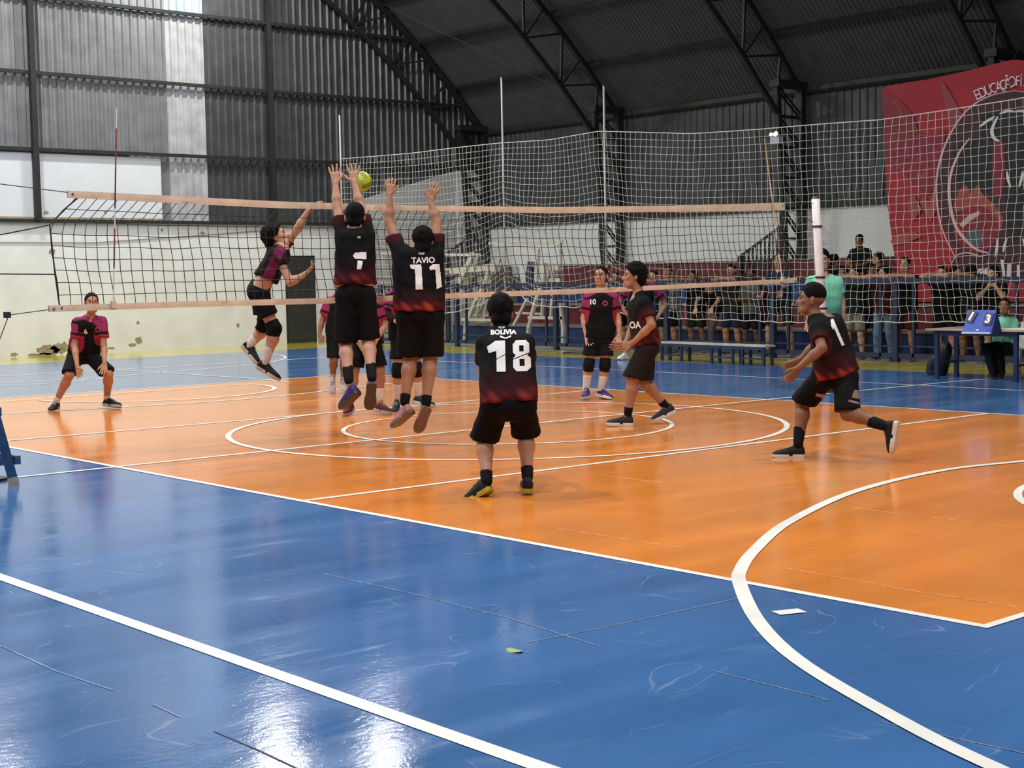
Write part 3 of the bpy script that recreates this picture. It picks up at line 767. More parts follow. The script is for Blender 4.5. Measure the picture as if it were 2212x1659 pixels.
def shoe(ank, heel, toe, s, parent, base, upper, sole, far=False, wd=1.0):
    """lofted trainer: upper with toe box and collar, and a thick sole under it"""
    heel = np.asarray(heel, float); toe = np.asarray(toe, float)
    f = unit(toe-heel); u = np.asarray(ank)-heel; u = unit(u-f*(u @ f)); r = np.cross(f, u)
    L_ = max(np.linalg.norm(toe-heel), .24*s)*1.02; L_ = min(L_, .32*s)
    st = [(-.03, .030, .050), (.02, .036, .085), (.10, .039, .098), (.22, .039, .095), (.34, .040, .082), (.50, .045, .066), (.66, .049, .056), (.80, .048, .048), (.92, .040, .040), (.99, .026, .030), (1.02, .012, .02)]
    n = 14; V = []; F = []
    for t, w_, hh in st:
        for j in range(n):
            a = 2*math.pi*j/n; cx = math.cos(a); sz = math.sin(a)
            x_ = w_*s*wd*np.sign(cx)*abs(cx)**.8; z_ = (hh*s*abs(sz)**.8 if sz > 0 else -.004)+.022*s
            V.append(heel+f*t*L_+r*x_+u*z_)
    k = len(st)
    for i in range(k-1):
        for j in range(n): F.append((i*n+j, i*n+(j+1) % n, (i+1)*n+(j+1) % n, (i+1)*n+j))
    F += [tuple(range(n))[::-1], tuple((k-1)*n+j for j in range(n))]
    sh = mesh_obj('shoe', V, F, upper, parent, True, base)
    V = []; F = []
    st2 = [(-.045, .022), (-.02, .036), (.08, .042), (.25, .040), (.42, .040), (.60, .049), (.76, .051), (.90, .044), (1.0, .028), (1.035, .012)]
    for t, w_ in st2:
        lift = .012*max(0, (t-.75)/.25)**2 + .006*max(0, (.05-t)/.1)
        for x_, z_ in ((-1, 0+lift), (1, lift), (1.04, .016+lift), (1.0, .034), (-1.0, .034), (-1.04, .016+lift)):
            V.append(heel+f*t*L_+r*x_*w_*s*wd+u*z_*s)
    k = len(st2)
    for i in range(k-1):
        for j in range(6): F.append((i*6+j, i*6+(j+1) % 6, (i+1)*6+(j+1) % 6, (i+1)*6+j))
    F += [tuple(range(6))[::-1], tuple((k-1)*6+j for j in range(6))]
    mesh_obj('sole', V, F, sole, sh, False, (0, 0, 0) if False else base)
    if not far:    # laces / tongue and a side flash
        m_ = MB()
        for t in (.36, .42, .48, .54):
            hh = float(np.interp(t, [a for a, _, _ in st], [c for _, _, c in st]))
            p_ = heel+f*t*L_+u*(hh+.024)*s; m_.bar(p_-r*.022*s, p_+r*.022*s, .008*s, .006*s)
        m_.build('laces', mat('laces', (.35, .35, .35), .7), sh, base=base)
    return sh

# --- lettering laid on cloth as a thin print
def text_mask(txt, cell, height, off=.02, shear=0.0, space=1.0):
    cu = bpy.data.curves.new('t', 'FONT'); cu.body = txt; cu.size = 1.0; cu.offset = off; cu.shear = shear; cu.space_character = space; cu.align_x = 'LEFT'; cu.resolution_u = 4
    o = bpy.data.objects.new('t', cu); COL.objects.link(o)
    dg = bpy.context.evaluated_depsgraph_get(); me = o.evaluated_get(dg).to_mesh()
    v = np.array([x_.co[:2] for x_ in me.vertices]); me.calc_loop_triangles(); T = [tuple(t.vertices) for t in me.loop_triangles]
    o.evaluated_get(dg).to_mesh_clear(); bpy.data.objects.remove(o); bpy.data.curves.remove(cu)
    lo = v.min(0); hi = v.max(0); sc = height/(hi[1]-lo[1]); v = (v-lo)*sc; hi = (hi-lo)*sc
    nx, ny = int(hi[0]/cell)+2, int(hi[1]/cell)+2
    gx_, gy_ = (np.arange(nx)+.5)*cell, (np.arange(ny)+.5)*cell
    M = np.zeros((nx, ny), bool)
    for t in T:
        a, b, c = v[list(t)]; l_ = np.minimum(np.minimum(a, b), c); h_ = np.maximum(np.maximum(a, b), c)
        i0, j0 = np.maximum(0, (l_/cell).astype(int)-1); i1, j1 = (h_/cell).astype(int)+2
        X, Y = np.meshgrid(gx_[i0:i1], gy_[j0:j1], indexing='ij')
        den = (b[1]-c[1])*(a[0]-c[0])+(c[0]-b[0])*(a[1]-c[1])
        if abs(den) < 1e-12: continue
        w0 = ((b[1]-c[1])*(X-c[0])+(c[0]-b[0])*(Y-c[1]))/den; w1 = ((c[1]-a[1])*(X-c[0])+(a[0]-c[0])*(Y-c[1]))/den
        M[i0:i1, j0:j1] |= (w0 >= -1e-6) & (w1 >= -1e-6) & (w0+w1 <= 1+1e-6)
    return M, hi
def poly_mask(polys, cell, size, holes=()):
    nx, ny = int(size[0]/cell)+1, int(size[1]/cell)+1
    X, Y = np.meshgrid((np.arange(nx)+.5)*cell, (np.arange(ny)+.5)*cell, indexing='ij')
    def inside(P):
        r = np.zeros(X.shape, bool); k = len(P)
        for i in range(k):
            (x0, y0), (x1, y1) = P[i], P[(i+1) % k]
            if y0 == y1: continue
            r ^= ((y0 > Y) != (y1 > Y)) & (X < (x1-x0)*(Y-y0)/(y1-y0)+x0)
        return r
    M = np.zeros(X.shape, bool)
    for P in polys: M |= inside(P)
    for P in holes: M &= ~inside(P)
    return M, np.array(size)
def decal(M, cell, centre, right, up, target, m_, parent, base, name='number_print', size=None, push=.005, D=None):
    """drape a mask on the garment mesh 'target' along the view from its outward side"""
    right = unit(right); up = unit(np.asarray(up)-right*np.dot(up, right)); nrm = np.cross(right, up)
    nx, ny = M.shape; size = size if size is not None else np.array([nx*cell, ny*cell])
    off = -np.array(target['base']) if False else 0
    bvh = target['bvh']; b = np.array(base); pd = unit(CAM-np.asarray(centre))
    org = np.asarray(centre)-right*size[0]/2-up*size[1]/2
    ids = {}; V = []; F = []
    def node(i, j):
        if (i, j) in ids: return ids[(i, j)]
        p_ = org+right*i*cell+up*j*cell
        h_ = bvh.ray_cast(Vector(p_+pd*.8), Vector(-pd), 1.5)
        q = np.array(h_[0])+pd*push if h_[0] is not None else None
        ids[(i, j)] = None if q is None else len(V)
        if q is not None: V.append(q)
        return ids[(i, j)]
    for i, j in np.argwhere(M):
        q = [node(i, j), node(i+1, j), node(i+1, j+1), node(i, j+1)]
        if None not in q: F.append(tuple(q))
    if F: return mesh_obj(name, V, F, m_, parent, False, base)

def person(label, J, D0=None, group=None, hf=(0, 0, 1), hu=(0, 1, 0), hair='short', tone='tan', front=1, bulk=1.0, shirt=('plain', (.01, .01, .01)), shorts=(.006, .006, .007), short_frac=.92,
           sock=None, pads=(), shoes=((.02, .02, .02), (.5, .5, .5)), h=.014, hands=None, far=False, world=None, sc=1.0, hem=.06, slv=.62, trousers=False, bare_midriff=False, waist=.10, headc=None, feet=True, belly=0.0, armpads=(), air=False, glow=.6, collar=.034):
    """J: joint -> (u, v, depth offset) read off the photograph at distance D0, or world points when world=True"""
    if world: K = {k: np.array(v, float) for k, v in J.items()}
    else: K = {k: at(v[0], v[1], D0+(v[2] if len(v) > 2 else 0)) for k, v in J.items()}
    cw = lambda t: unit(CR*t[0]+CU*t[1]+CF*t[2]) if not world else unit(t)
    hfv, huv = cw(hf), cw(hu)
    s = sc
    ground = min(K['anL'][2], K['anR'][2])
    base = np.array([K['pel'][0], K['pel'][1], 0.0 if not world else J.get('base', (0, 0, 0))[2]])
    root = empty('person', base); tag(root, label, 'person', group)
    sp = unit(K['neck']-K['pel']); lr = unit(K['shR']-K['shL']); fr = np.cross(sp, lr)*front; fr = unit(fr)   # front direction of the chest
    b = bulk
    ch = (K['shL']+K['shR'])/2
    # ---- skin
    sk = [cap(K['neck'], K['head']-huv*.06*s-hfv*.012*s, .052*s, .05*s, .02)]
    for q in 'LR':
        sh, el, wr = K['sh'+q], K['el'+q], K['wr'+q]; hp, kn, an = K['hip'+q], K['kn'+q], K['an'+q]
        sk += [cap(sh, el, .050*s*b**.7, .040*s*b**.5, .03), cap(el, el+(wr-el)*.35, .040*s*b**.5, .042*s*b**.5, .02), cap(el+(wr-el)*.35, wr, .041*s*b**.5, .027*s, .02)]
        calf = kn+(an-kn)*.32
        kd = unit(an-kn); back = unit(np.cross(kd, np.cross(fr, kd)))*-.012*s
        sk += [cap(hp, kn, .080*s*b**.6, .058*s*b**.5, .03), cap(kn, calf+back, .056*s*b**.5, .060*s*b**.5, .03), cap(calf+back, an, .059*s*b**.5, .037*s*b**.3, .03)]
        if feet: sk += [cap(an, K['he'+q]+(K['to'+q]-K['he'+q])*.3+unit(an-K['he'+q])*.035*s, .034*s, .03*s, .02)]
        sk += [cap(sh*.62+ch*.38+(K['pel']-ch)*.12, hp, .076*s*b, .080*s*b, .05)]
    sk += [cap(ch, K['pel'], .095*s*b, .094*s*b, .05), cap(K['shL'], K['neck']+(K['pel']-K['neck'])*.12, .044*s, .046*s, .03), cap(K['shR'], K['neck']+(K['pel']-K['neck'])*.12, .044*s, .046*s, .03), cap(ch, K['neck'], .06*s, .050*s, .03)]
    parts = [polyg(sk, h)]
    hq = s*1.10
    hp_, L, hax = head_prims(K['head'], hfv, huv, hq)
    parts.append(polyg(hp_+[cap(K['neck'], K['head']-huv*.06*s-hfv*.012*s, .054*s, .05*s, .02)], .0085 if not far else .011))
    hd = hands or {}
    for q in 'LR':
        wr, el = K['wr'+q], K['el'+q]; tip = K.get('tip'+q)
        d = unit(tip-wr) if tip is not None else unit(wr-el)
        o = hd.get(q, {}); pn = cw(o['pn']) if 'pn' in o else fr
        hs = s*(1.12 if not far else 1.15)
        parts.append(polyg(hand_prims(wr, d, pn, o.get('side', 1 if q == 'L' else -1), hs, o.get('curl', .35), o.get('spread', .12), o.get('thumb', .6))+[cap(el+(wr-el)*.8, wr+d*.02, .028*s, .024*s, .012)], .0058 if not far else .008))
    V, F = joinm(parts)
    body = mesh_obj('body', V, F, skin(tone), root, True, base)
    # ---- face and hair
    if hair != 'bald':
        hv = hair_mesh(K['head'], hfv, huv, hair, hq, .0095 if not far else .012)
        mesh_obj('hair', hv[0], hv[1], HAIRM, root, True, base)
    for sd in (-1, 1):
        sphere_part('eye', L(sd*.032, .081, .006), np.array([.013, .008, .007])*s, hax, EYEW, root, base)
        sphere_part('eyebrow', L(sd*.034, .090, .030), np.array([.019, .006, .0045])*s, hax, HAIRM, root, base)
    sphere_part('mouth', L(0, .0935, -.064), np.array([.023, .006, .006])*s, hax, LIP, root, base)
    # ---- shirt
    down = -sp; g = .022*s
    hemp = K['pel']+down*hem*s
    fr_in = fr
    tp = []
    for q in 'LR':
        sh, hp = K['sh'+q], K['hip'+q]
        tp.append(cap(sh*.66+ch*.34+down*.06*s, hp*.9+K['pel']*.1+down*.12*s, (.090*b+.010)*s, (.104*b+.020)*s, .06))
        tp.append(cap(sh*.94+ch*.06+down*.012*s, K['neck']+down*(.004+collar)*s, .058*s*b**.5, .062*s, .045))
    tp += [cap(ch+down*.05*s, K['pel']+down*.15*s, (.112*b+.004)*s, (.126*b+.008)*s, .06), cap(ch, K['neck']+down*(collar-.006)*s, .080*s, .058*s, .04)]
    if belly: tp.append(ell(K['pel']*.6+ch*.4+fr*belly*.4, np.array([lr, fr, sp]), np.array([.17, .15, .2])*s*b, .06))
    if bare_midriff: hclip = [(K['pel']-down*hem*s, down)]
    else: hclip = [(hemp, down)]
    for p_ in tp: p_['clip'] = hclip
    cl = []
    for q in 'LR':
        sh, el = K['sh'+q], K['el'+q]; ad = unit(el-sh); e = sh+(el-sh)*slv
        tp.append(cap(sh, sh+(el-sh)*(slv+.25), .060*s*b**.6, .074*s*b**.6, .035, clip=[(e, ad)]))
    fold = lambda X, Y, Z: .0045*s*np.sin(X*23+Z*17+Y*5)*np.sin(Z*31-Y*19+1.3)+.003*s*np.sin(X*41-Y*37+Z*29)
    V, F = polyg(tp, h*.95, (), fold)
    sname = 'jersey' if shirt[0] != 'plain' else 'shirt'
    so = mesh_obj(sname, V, F, CLOTH, root, True, base)
    t = ((V-K['neck']) @ down)/max(((hemp-K['neck']) @ down), .1)          # 0 at the collar, 1 at the hem
    sl_ = np.zeros(len(V))                                                 # along the sleeve
    for q in 'LR':
        ad = K['el'+q]-K['sh'+q]; Ln = np.linalg.norm(ad); a = ((V-K['sh'+q]) @ ad)/Ln**2
        dist = np.linalg.norm(V-K['sh'+q]-np.clip(a, 0, 1)[:, None]*ad, axis=1)
        out = (V-K['sh'+q]) @ (lr*(1 if q == 'R' else -1))
        sl_ = np.where((dist < .12*s) & (a > .12) & ((out > -.03) | (a > .45)), np.maximum(sl_, a/slv), sl_)
    nz = np.sin(V[:, 0]*17+V[:, 2]*23)*np.sin(V[:, 1]*19-V[:, 2]*13+2)+.6*np.sin(V[:, 0]*43+V[:, 1]*37+V[:, 2]*51)
    c = np.zeros((len(V), 3)); mixc = lambda k_, col: k_[:, None]*np.array(col)+(1-k_[:, None])*c
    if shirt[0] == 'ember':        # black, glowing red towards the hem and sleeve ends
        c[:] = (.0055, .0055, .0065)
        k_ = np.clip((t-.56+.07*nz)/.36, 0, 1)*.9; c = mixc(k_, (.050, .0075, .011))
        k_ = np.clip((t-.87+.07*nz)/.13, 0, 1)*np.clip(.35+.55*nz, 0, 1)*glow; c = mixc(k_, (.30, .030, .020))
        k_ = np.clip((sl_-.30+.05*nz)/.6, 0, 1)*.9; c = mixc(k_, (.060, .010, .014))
    elif shirt[0] == 'magenta':    # black body, magenta yoke and sleeves with a black cuff band, flecked side panels
        c[:] = (.0055, .0055, .006)
        lat = np.abs((V-ch) @ lr); frd = (V-ch) @ fr
        k_ = np.clip(((.07+.9*np.clip(lat-.05, 0, .13))-t)/.02, 0, 1); k_ = np.maximum(k_, sl_ > .05); c = mixc(k_, (.25, .026, .10))
        k_ = np.clip((sl_-.35)/.4, 0, 1); c = mixc(k_*.8*(sl_ > 0), (.30, .022, .045))
        k_ = ((sl_ > .66) & (sl_ < .84)).astype(float); c = mixc(k_, (.010, .008, .012))
        k_ = ((np.abs(frd) < .04) & (lat > .12) & (t > .22) & (sl_ <= .05) & (nz > -.4)).astype(float); c = mixc(k_*.3, (.24, .018, .07))
    elif shirt[0] == 'flank':      # black with a flecked magenta strip down the flank
        c[:] = (.006, .006, .007); frd = (V-ch) @ fr
        k_ = np.clip((.055-np.abs(frd+.01))/.012, 0, 1)*np.clip(.75+.5*nz, 0, 1); c = mixc(k_, (.21, .018, .085))
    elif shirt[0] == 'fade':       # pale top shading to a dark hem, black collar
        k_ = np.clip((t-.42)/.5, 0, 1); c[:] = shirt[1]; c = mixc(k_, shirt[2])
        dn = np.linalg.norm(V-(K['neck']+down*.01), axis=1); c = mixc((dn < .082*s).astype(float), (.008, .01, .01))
    else:
        c[:] = shirt[1]
        if len(shirt) > 2: c = mixc(((np.floor((V[:, 2]*14)) % 2) == 0).astype(float)*.9, shirt[2])
    set_print(so, c)
    # ---- shorts or trousers
    sp_ = []
    for q in 'LR':
        hp, kn, an = K['hip'+q], K['kn'+q], K['an'+q]
        if trousers:
            td = unit(kn-hp)
            sp_ += [cap(hp, kn, .105*s*b**.8, .078*s*b**.6, .03), cap(kn, an, .078*s*b**.6, .066*s, .03, clip=[(an+unit(an-kn)*.02, unit(an-kn))])]
        else:
            e = hp+(kn-hp)*short_frac; td = unit(kn-hp)
            sp_.append(cap(hp+(kn-hp)*.12, hp+(kn-hp)*(short_frac+.35), .098*s*b**.8, .112*s*b**.6, .022, clip=[(e, unit(td*.5+np.array([0, 0, -.5]) if not air else td))]))
    sp_ += [cap(K['hipL'], K['hipR'], .100*s*b, None, .04), cap(K['pel']-sp*.03, K['pel']+sp*waist*s, .114*s*b, .106*s*b, .04)]
    sp_ += [cap(K['hip'+q]*.85+K['pel']*.15, K['hip'+q]*.8+K['pel']*.2+sp*waist*s, .090*s*b, .082*s*b, .04) for q in 'LR']
    V, F = polyg(sp_, h, [(K['pel']+sp*(waist+.03)*s, sp)], lambda X, Y, Z: .004*np.sin(X*27+Z*11)*np.sin(Y*29-Z*21))
    sho = mesh_obj('trousers' if trousers else 'shorts', V, F, plain('cloth_%d_%d_%d' % tuple(int(x_*999) for x_ in shorts), shorts), root, True, base)
    # ---- socks, pads, shoes
    for i, q in enumerate('LR'):
        hp, kn, an = K['hip'+q], K['kn'+q], K['an'+q]; d = unit(kn-an)
        if sock and not trousers:
            col, hi_ = sock; top = an+(kn-an)*hi_
            V, F = polyg([cap(an-d*.03, an+(kn-an)*min(1, hi_+.15), .042*s*b**.3, (.045+.018*min(1, hi_*1.6))*s*b**.4, .02, clip=[(top, d)])], min(h, .012))
            mesh_obj('sock', V, F, plain('sock_%d_%d_%d' % tuple(int(x_*99) for x_ in col), col), root, True, base)
        if q in pads:
            a_ = kn+unit(hp-kn)*.085*s; c_ = kn+unit(an-kn)*.085*s
            V, F = polyg([cap(kn+unit(hp-kn)*.12*s, kn, .074*s*b**.5, .074*s*b**.5, .02, clip=[(a_, unit(hp-kn))]), cap(kn, kn+unit(an-kn)*.12*s, .074*s*b**.5, .068*s*b**.5, .02, clip=[(c_, unit(an-kn))])], min(h, .012))
            mesh_obj('knee_pad', V, F, plain('pad_black', (.008, .008, .009)), root, True, base)
        if q in armpads:
            el, wr = K['el'+q], K['wr'+q]; V, F = polyg([cap(el+unit(K['sh'+q]-el)*.08, el, .056*s, .056*s, .02), cap(el, el+(wr-el)*.7, .056*s, .045*s, .02)], min(h, .012))
            mesh_obj('arm_sleeve', V, F, plain('pad_black', (.008, .008, .009)), root, True, base)
        if feet:
            shoe(an, K['he'+q], K['to'+q], s*1.08, root, base, mat('shoe_%d_%d_%d' % tuple(int(x_*999) for x_ in shoes[0]), shoes[0], .6, var=.3, vscale=25, spec=.18), mat('sole_%d_%d_%d' % tuple(int(x_*999) for x_ in shoes[1]), shoes[1], .5), far)
    bv = None
    def target(ob=None):
        me = (ob or so).data; vv = [Vector(np.array(v_.co)+base) for v_ in me.vertices]; return dict(bvh=BVHTree.FromPolygons(vv, [tuple(p_.vertices) for p_ in me.polygons]), base=base)
    return dict(root=root, base=base, K=K, shirt=so, shorts=sho, target=target, lr=lr, sp=sp, fr=fr, L=L, hax=hax)
# ------------------------------------------------------------------ players
WPR = mat('white_print', (.80, .79, .78), .6)
def put_text(P, txt, u, v, D, height, name='name_print', right=None, up=None, off=.03, cell=.0045, shear=0, m_=None, space=1.0):
    M, sz = text_mask(txt, cell, height, off, shear, space)
    return decal(M, cell, at(u, v, D), right if right is not None else P['lr'], up if up is not None else P['sp'], P['target'](), m_ or WPR, P['root'], P['base'], name, sz)
ground = lambda u, v: depth(gz(u, v))

# number 18, nearest player, seen from behind
D = ground(1085, 1072)
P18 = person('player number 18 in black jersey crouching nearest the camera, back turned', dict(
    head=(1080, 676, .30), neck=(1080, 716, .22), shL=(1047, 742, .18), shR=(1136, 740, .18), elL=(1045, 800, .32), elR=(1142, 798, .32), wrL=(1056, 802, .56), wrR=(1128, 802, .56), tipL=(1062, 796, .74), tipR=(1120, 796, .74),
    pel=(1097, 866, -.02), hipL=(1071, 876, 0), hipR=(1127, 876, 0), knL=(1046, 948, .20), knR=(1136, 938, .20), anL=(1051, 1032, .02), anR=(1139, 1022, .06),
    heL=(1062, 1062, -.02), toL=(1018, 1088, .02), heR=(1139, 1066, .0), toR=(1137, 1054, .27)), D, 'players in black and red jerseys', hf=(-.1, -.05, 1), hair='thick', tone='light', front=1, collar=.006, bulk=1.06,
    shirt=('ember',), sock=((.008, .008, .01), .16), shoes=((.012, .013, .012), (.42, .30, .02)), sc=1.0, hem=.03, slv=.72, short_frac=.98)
one = [(0, .175), (.055, .215), (.115, .215), (.115, 0), (.06, 0), (.06, .145), (.012, .13)]
o8 = [(.165, .19), (.185, .215), (.25, .215), (.27, .19), (.27, .13), (.255, .112), (.275, .09), (.275, .025), (.25, 0), (.185, 0), (.165, .025), (.165, .09), (.182, .112), (.165, .13)]
M, sz = poly_mask([one, o8], .004, (.28, .22), [[(.205, .135), (.205, .182), (.232, .182), (.232, .135)], [(.205, .036), (.205, .085), (.235, .085), (.235, .036)], [(.05, .078), (.12, .118), (.12, .124), (.05, .084)], [(.16, .078), (.28, .128), (.28, .135), (.16, .085)]])
M2 = np.kron(M, np.ones((1, 1))) > 0
decal(M, .0047, at(1100, 768, D), P18['lr'], P18['sp'], P18['target'](), WPR, P18['root'], P18['base'], 'number_print', np.array([.33, .259]))
put_text(P18, 'BOLIVIA', 1088, 717, D, .042, off=.05, cell=.0035)
put_text(P18, 'FDSP', 1084, 707, D, .016, 'small_print', off=.02, cell=.003)
M, sz = poly_mask([[(0, .03), (.04, .01), (.08, .03), (.08, .014), (.04, 0), (0, .014)]], .003, (.08, .03)); decal(M, .003, at(1092, 728, D), P18['lr'], P18['sp'], P18['target'](), WPR, P18['root'], P18['base'], 'chevron_print', sz)

# number 1, running in from the right
D = ground(1706, 988)
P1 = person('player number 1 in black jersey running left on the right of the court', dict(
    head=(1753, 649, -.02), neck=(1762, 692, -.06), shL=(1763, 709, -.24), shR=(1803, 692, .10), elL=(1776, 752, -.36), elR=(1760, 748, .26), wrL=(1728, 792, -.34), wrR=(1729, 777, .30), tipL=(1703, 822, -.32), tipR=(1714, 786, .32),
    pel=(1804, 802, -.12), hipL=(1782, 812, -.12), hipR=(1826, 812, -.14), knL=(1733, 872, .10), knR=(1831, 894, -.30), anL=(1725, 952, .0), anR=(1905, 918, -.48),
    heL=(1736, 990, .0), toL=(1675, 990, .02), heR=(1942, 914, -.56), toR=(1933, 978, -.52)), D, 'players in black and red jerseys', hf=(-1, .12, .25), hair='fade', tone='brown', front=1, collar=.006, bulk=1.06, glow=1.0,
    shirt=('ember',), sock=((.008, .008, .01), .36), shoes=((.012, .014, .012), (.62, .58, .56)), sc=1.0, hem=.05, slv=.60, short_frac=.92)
M, sz = poly_mask([[(0, .19), (.04, .235), (.095, .235), (.095, 0), (.035, 0), (.035, .16), (.005, .15)]], .004, (.10, .235)); decal(M, .0042, at(1808, 720, D), P1['lr'], P1['sp'], P1['target'](), WPR, P1['root'], P1['base'], 'number_print', sz)
FLS = mat('shorts_flash', (.42, .20, .12), .7); FLG = mat('shorts_flash_grey', (.22, .16, .13), .7)
for u_, v_, w_, h_, m_ in ((1779, 856, .14, .032, FLS), (1850, 851, .06, .075, FLG), (1845, 868, .10, .022, FLG)):
    M, sz = poly_mask([[(0, .0), (w_, 0), (w_*.95, h_), (w_*.05, h_*.9)]], .004, (w_, h_)); decal(M, .004, at(u_, v_, D), CR-.25*CU, CU, P1['target'](P1['shorts']), m_, P1['root'], P1['base'], 'shorts_print', sz)
# blockers at the net
D7 = depth(gx(765, 900, .5))
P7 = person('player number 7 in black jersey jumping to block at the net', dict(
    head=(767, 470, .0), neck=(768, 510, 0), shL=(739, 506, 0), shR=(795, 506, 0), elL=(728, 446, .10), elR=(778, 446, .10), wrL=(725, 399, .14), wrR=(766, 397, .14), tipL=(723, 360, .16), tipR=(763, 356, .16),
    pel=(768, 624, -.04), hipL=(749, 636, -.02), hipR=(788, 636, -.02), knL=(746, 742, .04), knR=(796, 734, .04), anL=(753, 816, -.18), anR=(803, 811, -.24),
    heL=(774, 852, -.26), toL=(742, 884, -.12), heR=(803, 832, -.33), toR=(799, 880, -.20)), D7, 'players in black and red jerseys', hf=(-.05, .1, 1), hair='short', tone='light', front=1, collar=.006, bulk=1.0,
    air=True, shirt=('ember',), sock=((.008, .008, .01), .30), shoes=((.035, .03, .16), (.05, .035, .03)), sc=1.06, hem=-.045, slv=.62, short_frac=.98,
    hands={'L': dict(pn=(0, .1, 1), side=1, curl=.05, spread=.30), 'R': dict(pn=(0, .1, 1), side=-1, curl=.05, spread=.30, thumb=1.1)}, waist=.03)
M, sz = poly_mask([[(0, .13), (.02, .10), (.09, .098), (.13, .098), (.13, .165), (.02, .16)], [(.045, .085), (.095, .08), (.08, 0), (.04, .0)]], .004, (.13, .165))
decal(M, .004, at(777, 563, D7), P7['lr'], P7['sp'], P7['target'](), WPR, P7['root'], P7['base'], 'number_print', sz)
put_text(P7, 'FD', 776, 513, D7, .02, 'small_print', off=.03, cell=.003)
D11 = depth(gx(905, 900, .5))
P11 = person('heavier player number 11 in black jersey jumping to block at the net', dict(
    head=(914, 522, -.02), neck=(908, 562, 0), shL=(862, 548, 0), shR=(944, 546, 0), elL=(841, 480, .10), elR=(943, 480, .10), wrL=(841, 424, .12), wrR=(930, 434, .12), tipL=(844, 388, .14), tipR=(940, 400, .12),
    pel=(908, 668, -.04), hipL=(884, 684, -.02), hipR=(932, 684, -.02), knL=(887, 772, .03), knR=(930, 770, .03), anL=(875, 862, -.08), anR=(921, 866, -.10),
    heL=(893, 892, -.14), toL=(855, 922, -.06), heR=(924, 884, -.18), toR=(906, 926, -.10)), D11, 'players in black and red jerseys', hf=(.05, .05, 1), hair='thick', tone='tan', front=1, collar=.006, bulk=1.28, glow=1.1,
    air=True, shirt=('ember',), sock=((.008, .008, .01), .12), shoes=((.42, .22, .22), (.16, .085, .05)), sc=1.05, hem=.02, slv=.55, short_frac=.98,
    hands={'L': dict(pn=(0, .1, 1), side=1, curl=.25, spread=.12), 'R': dict(pn=(0, .1, 1), side=-1, curl=.25, spread=.25, thumb=1.1)})
M, sz = poly_mask([[(0, .235), (.005, .20), (.045, .19), (.05, .0), (.115, .0), (.105, .235)], [(.18, .21), (.215, .235), (.275, .235), (.295, .02), (.245, .0), (.235, .185), (.185, .18)]], .004, (.30, .235))
decal(M, .0042, at(921, 598, D11), P11['lr'], P11['sp'], P11['target'](), WPR, P11['root'], P11['base'], 'number_print', np.array([.315, .247]))
put_text(P11, 'TAVIO', 914, 562, D11, .06, off=.03, cell=.004)
put_text(P11, 'FDSP', 911, 548, D11, .02, 'small_print', off=.02, cell=.003)

# far side: the spiker in the air
DS = depth(gx(580, 900, -.9))
PS = person('player in black and magenta jersey leaping with one arm raised to spike', dict(
    head=(597, 513, 0), neck=(598, 537, 0), shL=(600, 548, -.17), shR=(612, 535, .14), elL=(626, 610, -.22), elR=(642, 495, .10), wrL=(656, 594, -.2), wrR=(664, 458, .05), tipL=(672, 580, -.2), tipR=(684, 438, .04),
    pel=(560, 622, 0), hipL=(556, 632, -.10), hipR=(562, 632, .10), knL=(593, 710, -.10), knR=(572, 702, .14), anL=(574, 778, -.12), anR=(538, 748, .16),
    heL=(553, 796, -.12), toL=(596, 822, -.12), heR=(520, 750, .16), toR=(546, 781, .15)), DS, 'players in black and magenta jerseys', hf=(.9, .45, .1), hu=(-.4, 1, 0), hair='curly', tone='light', front=1, bulk=1.0,
    air=True, shirt=('flank',), sock=((.6, .55, .52), .40), pads='LR', shoes=((.014, .013, .013), (.50, .40, .36)), sc=1.0, hem=.12, bare_midriff=True, slv=.42, short_frac=.66,
    hands={'R': dict(pn=(.5, -.5, 0), curl=.3), 'L': dict(pn=(.2, .9, 0), curl=.6)}, waist=.03)
# number 6 at the left
D = ground(178, 884)
P6 = person('player number 6 in magenta and black jersey crouching before the white gable wall', dict(
    head=(198, 655, -.16), neck=(196, 683, -.10), shL=(167, 696, -.08), shR=(222, 694, -.08), elL=(161, 746, -.12), elR=(224, 744, -.12), wrL=(167, 792, -.30), wrR=(226, 783, -.30), tipL=(174, 815, -.36), tipR=(224, 806, -.36),
    pel=(180, 762, .10), hipL=(162, 770, .08), hipR=(198, 770, .08), knL=(150, 810, -.20), knR=(234, 808, -.16), anL=(122, 866, -.02), anR=(231, 860, .08),
    heL=(123, 882, .06), toL=(108, 893, -.20), heR=(225, 878, .08), toR=(259, 881, -.04)), D, 'players in black and magenta jerseys', hf=(.45, .05, -1), hair='short', tone='tan', front=-1, bulk=1.0,
    shirt=('magenta',), sock=((.6, .58, .55), .16), shoes=((.014, .014, .015), (.45, .42, .40)), sc=1.0, hem=.02, slv=.72, short_frac=.90)
put_text(P6, '6', 185, 716, D, .07, 'number_print', off=.02, cell=.005)
MAG = mat('badge_red', (.30, .05, .06), .6)
def badge(P, u, v, D, r=.035):
    t = [2*math.pi*i/16 for i in range(16)]
    M, sz = poly_mask([[(r+r*math.cos(a), r+r*math.sin(a)) for a in t]], .005, (2*r, 2*r), [[(r+r*.6*math.cos(a), r*.9+r*.5*math.sin(a)) for a in t]])
    decal(M, .005, at(u, v, D), P['lr'], P['sp'], P['target'](), MAG, P['root'], P['base'], 'badge_print', sz)
badge(P6, 211, 712, D)
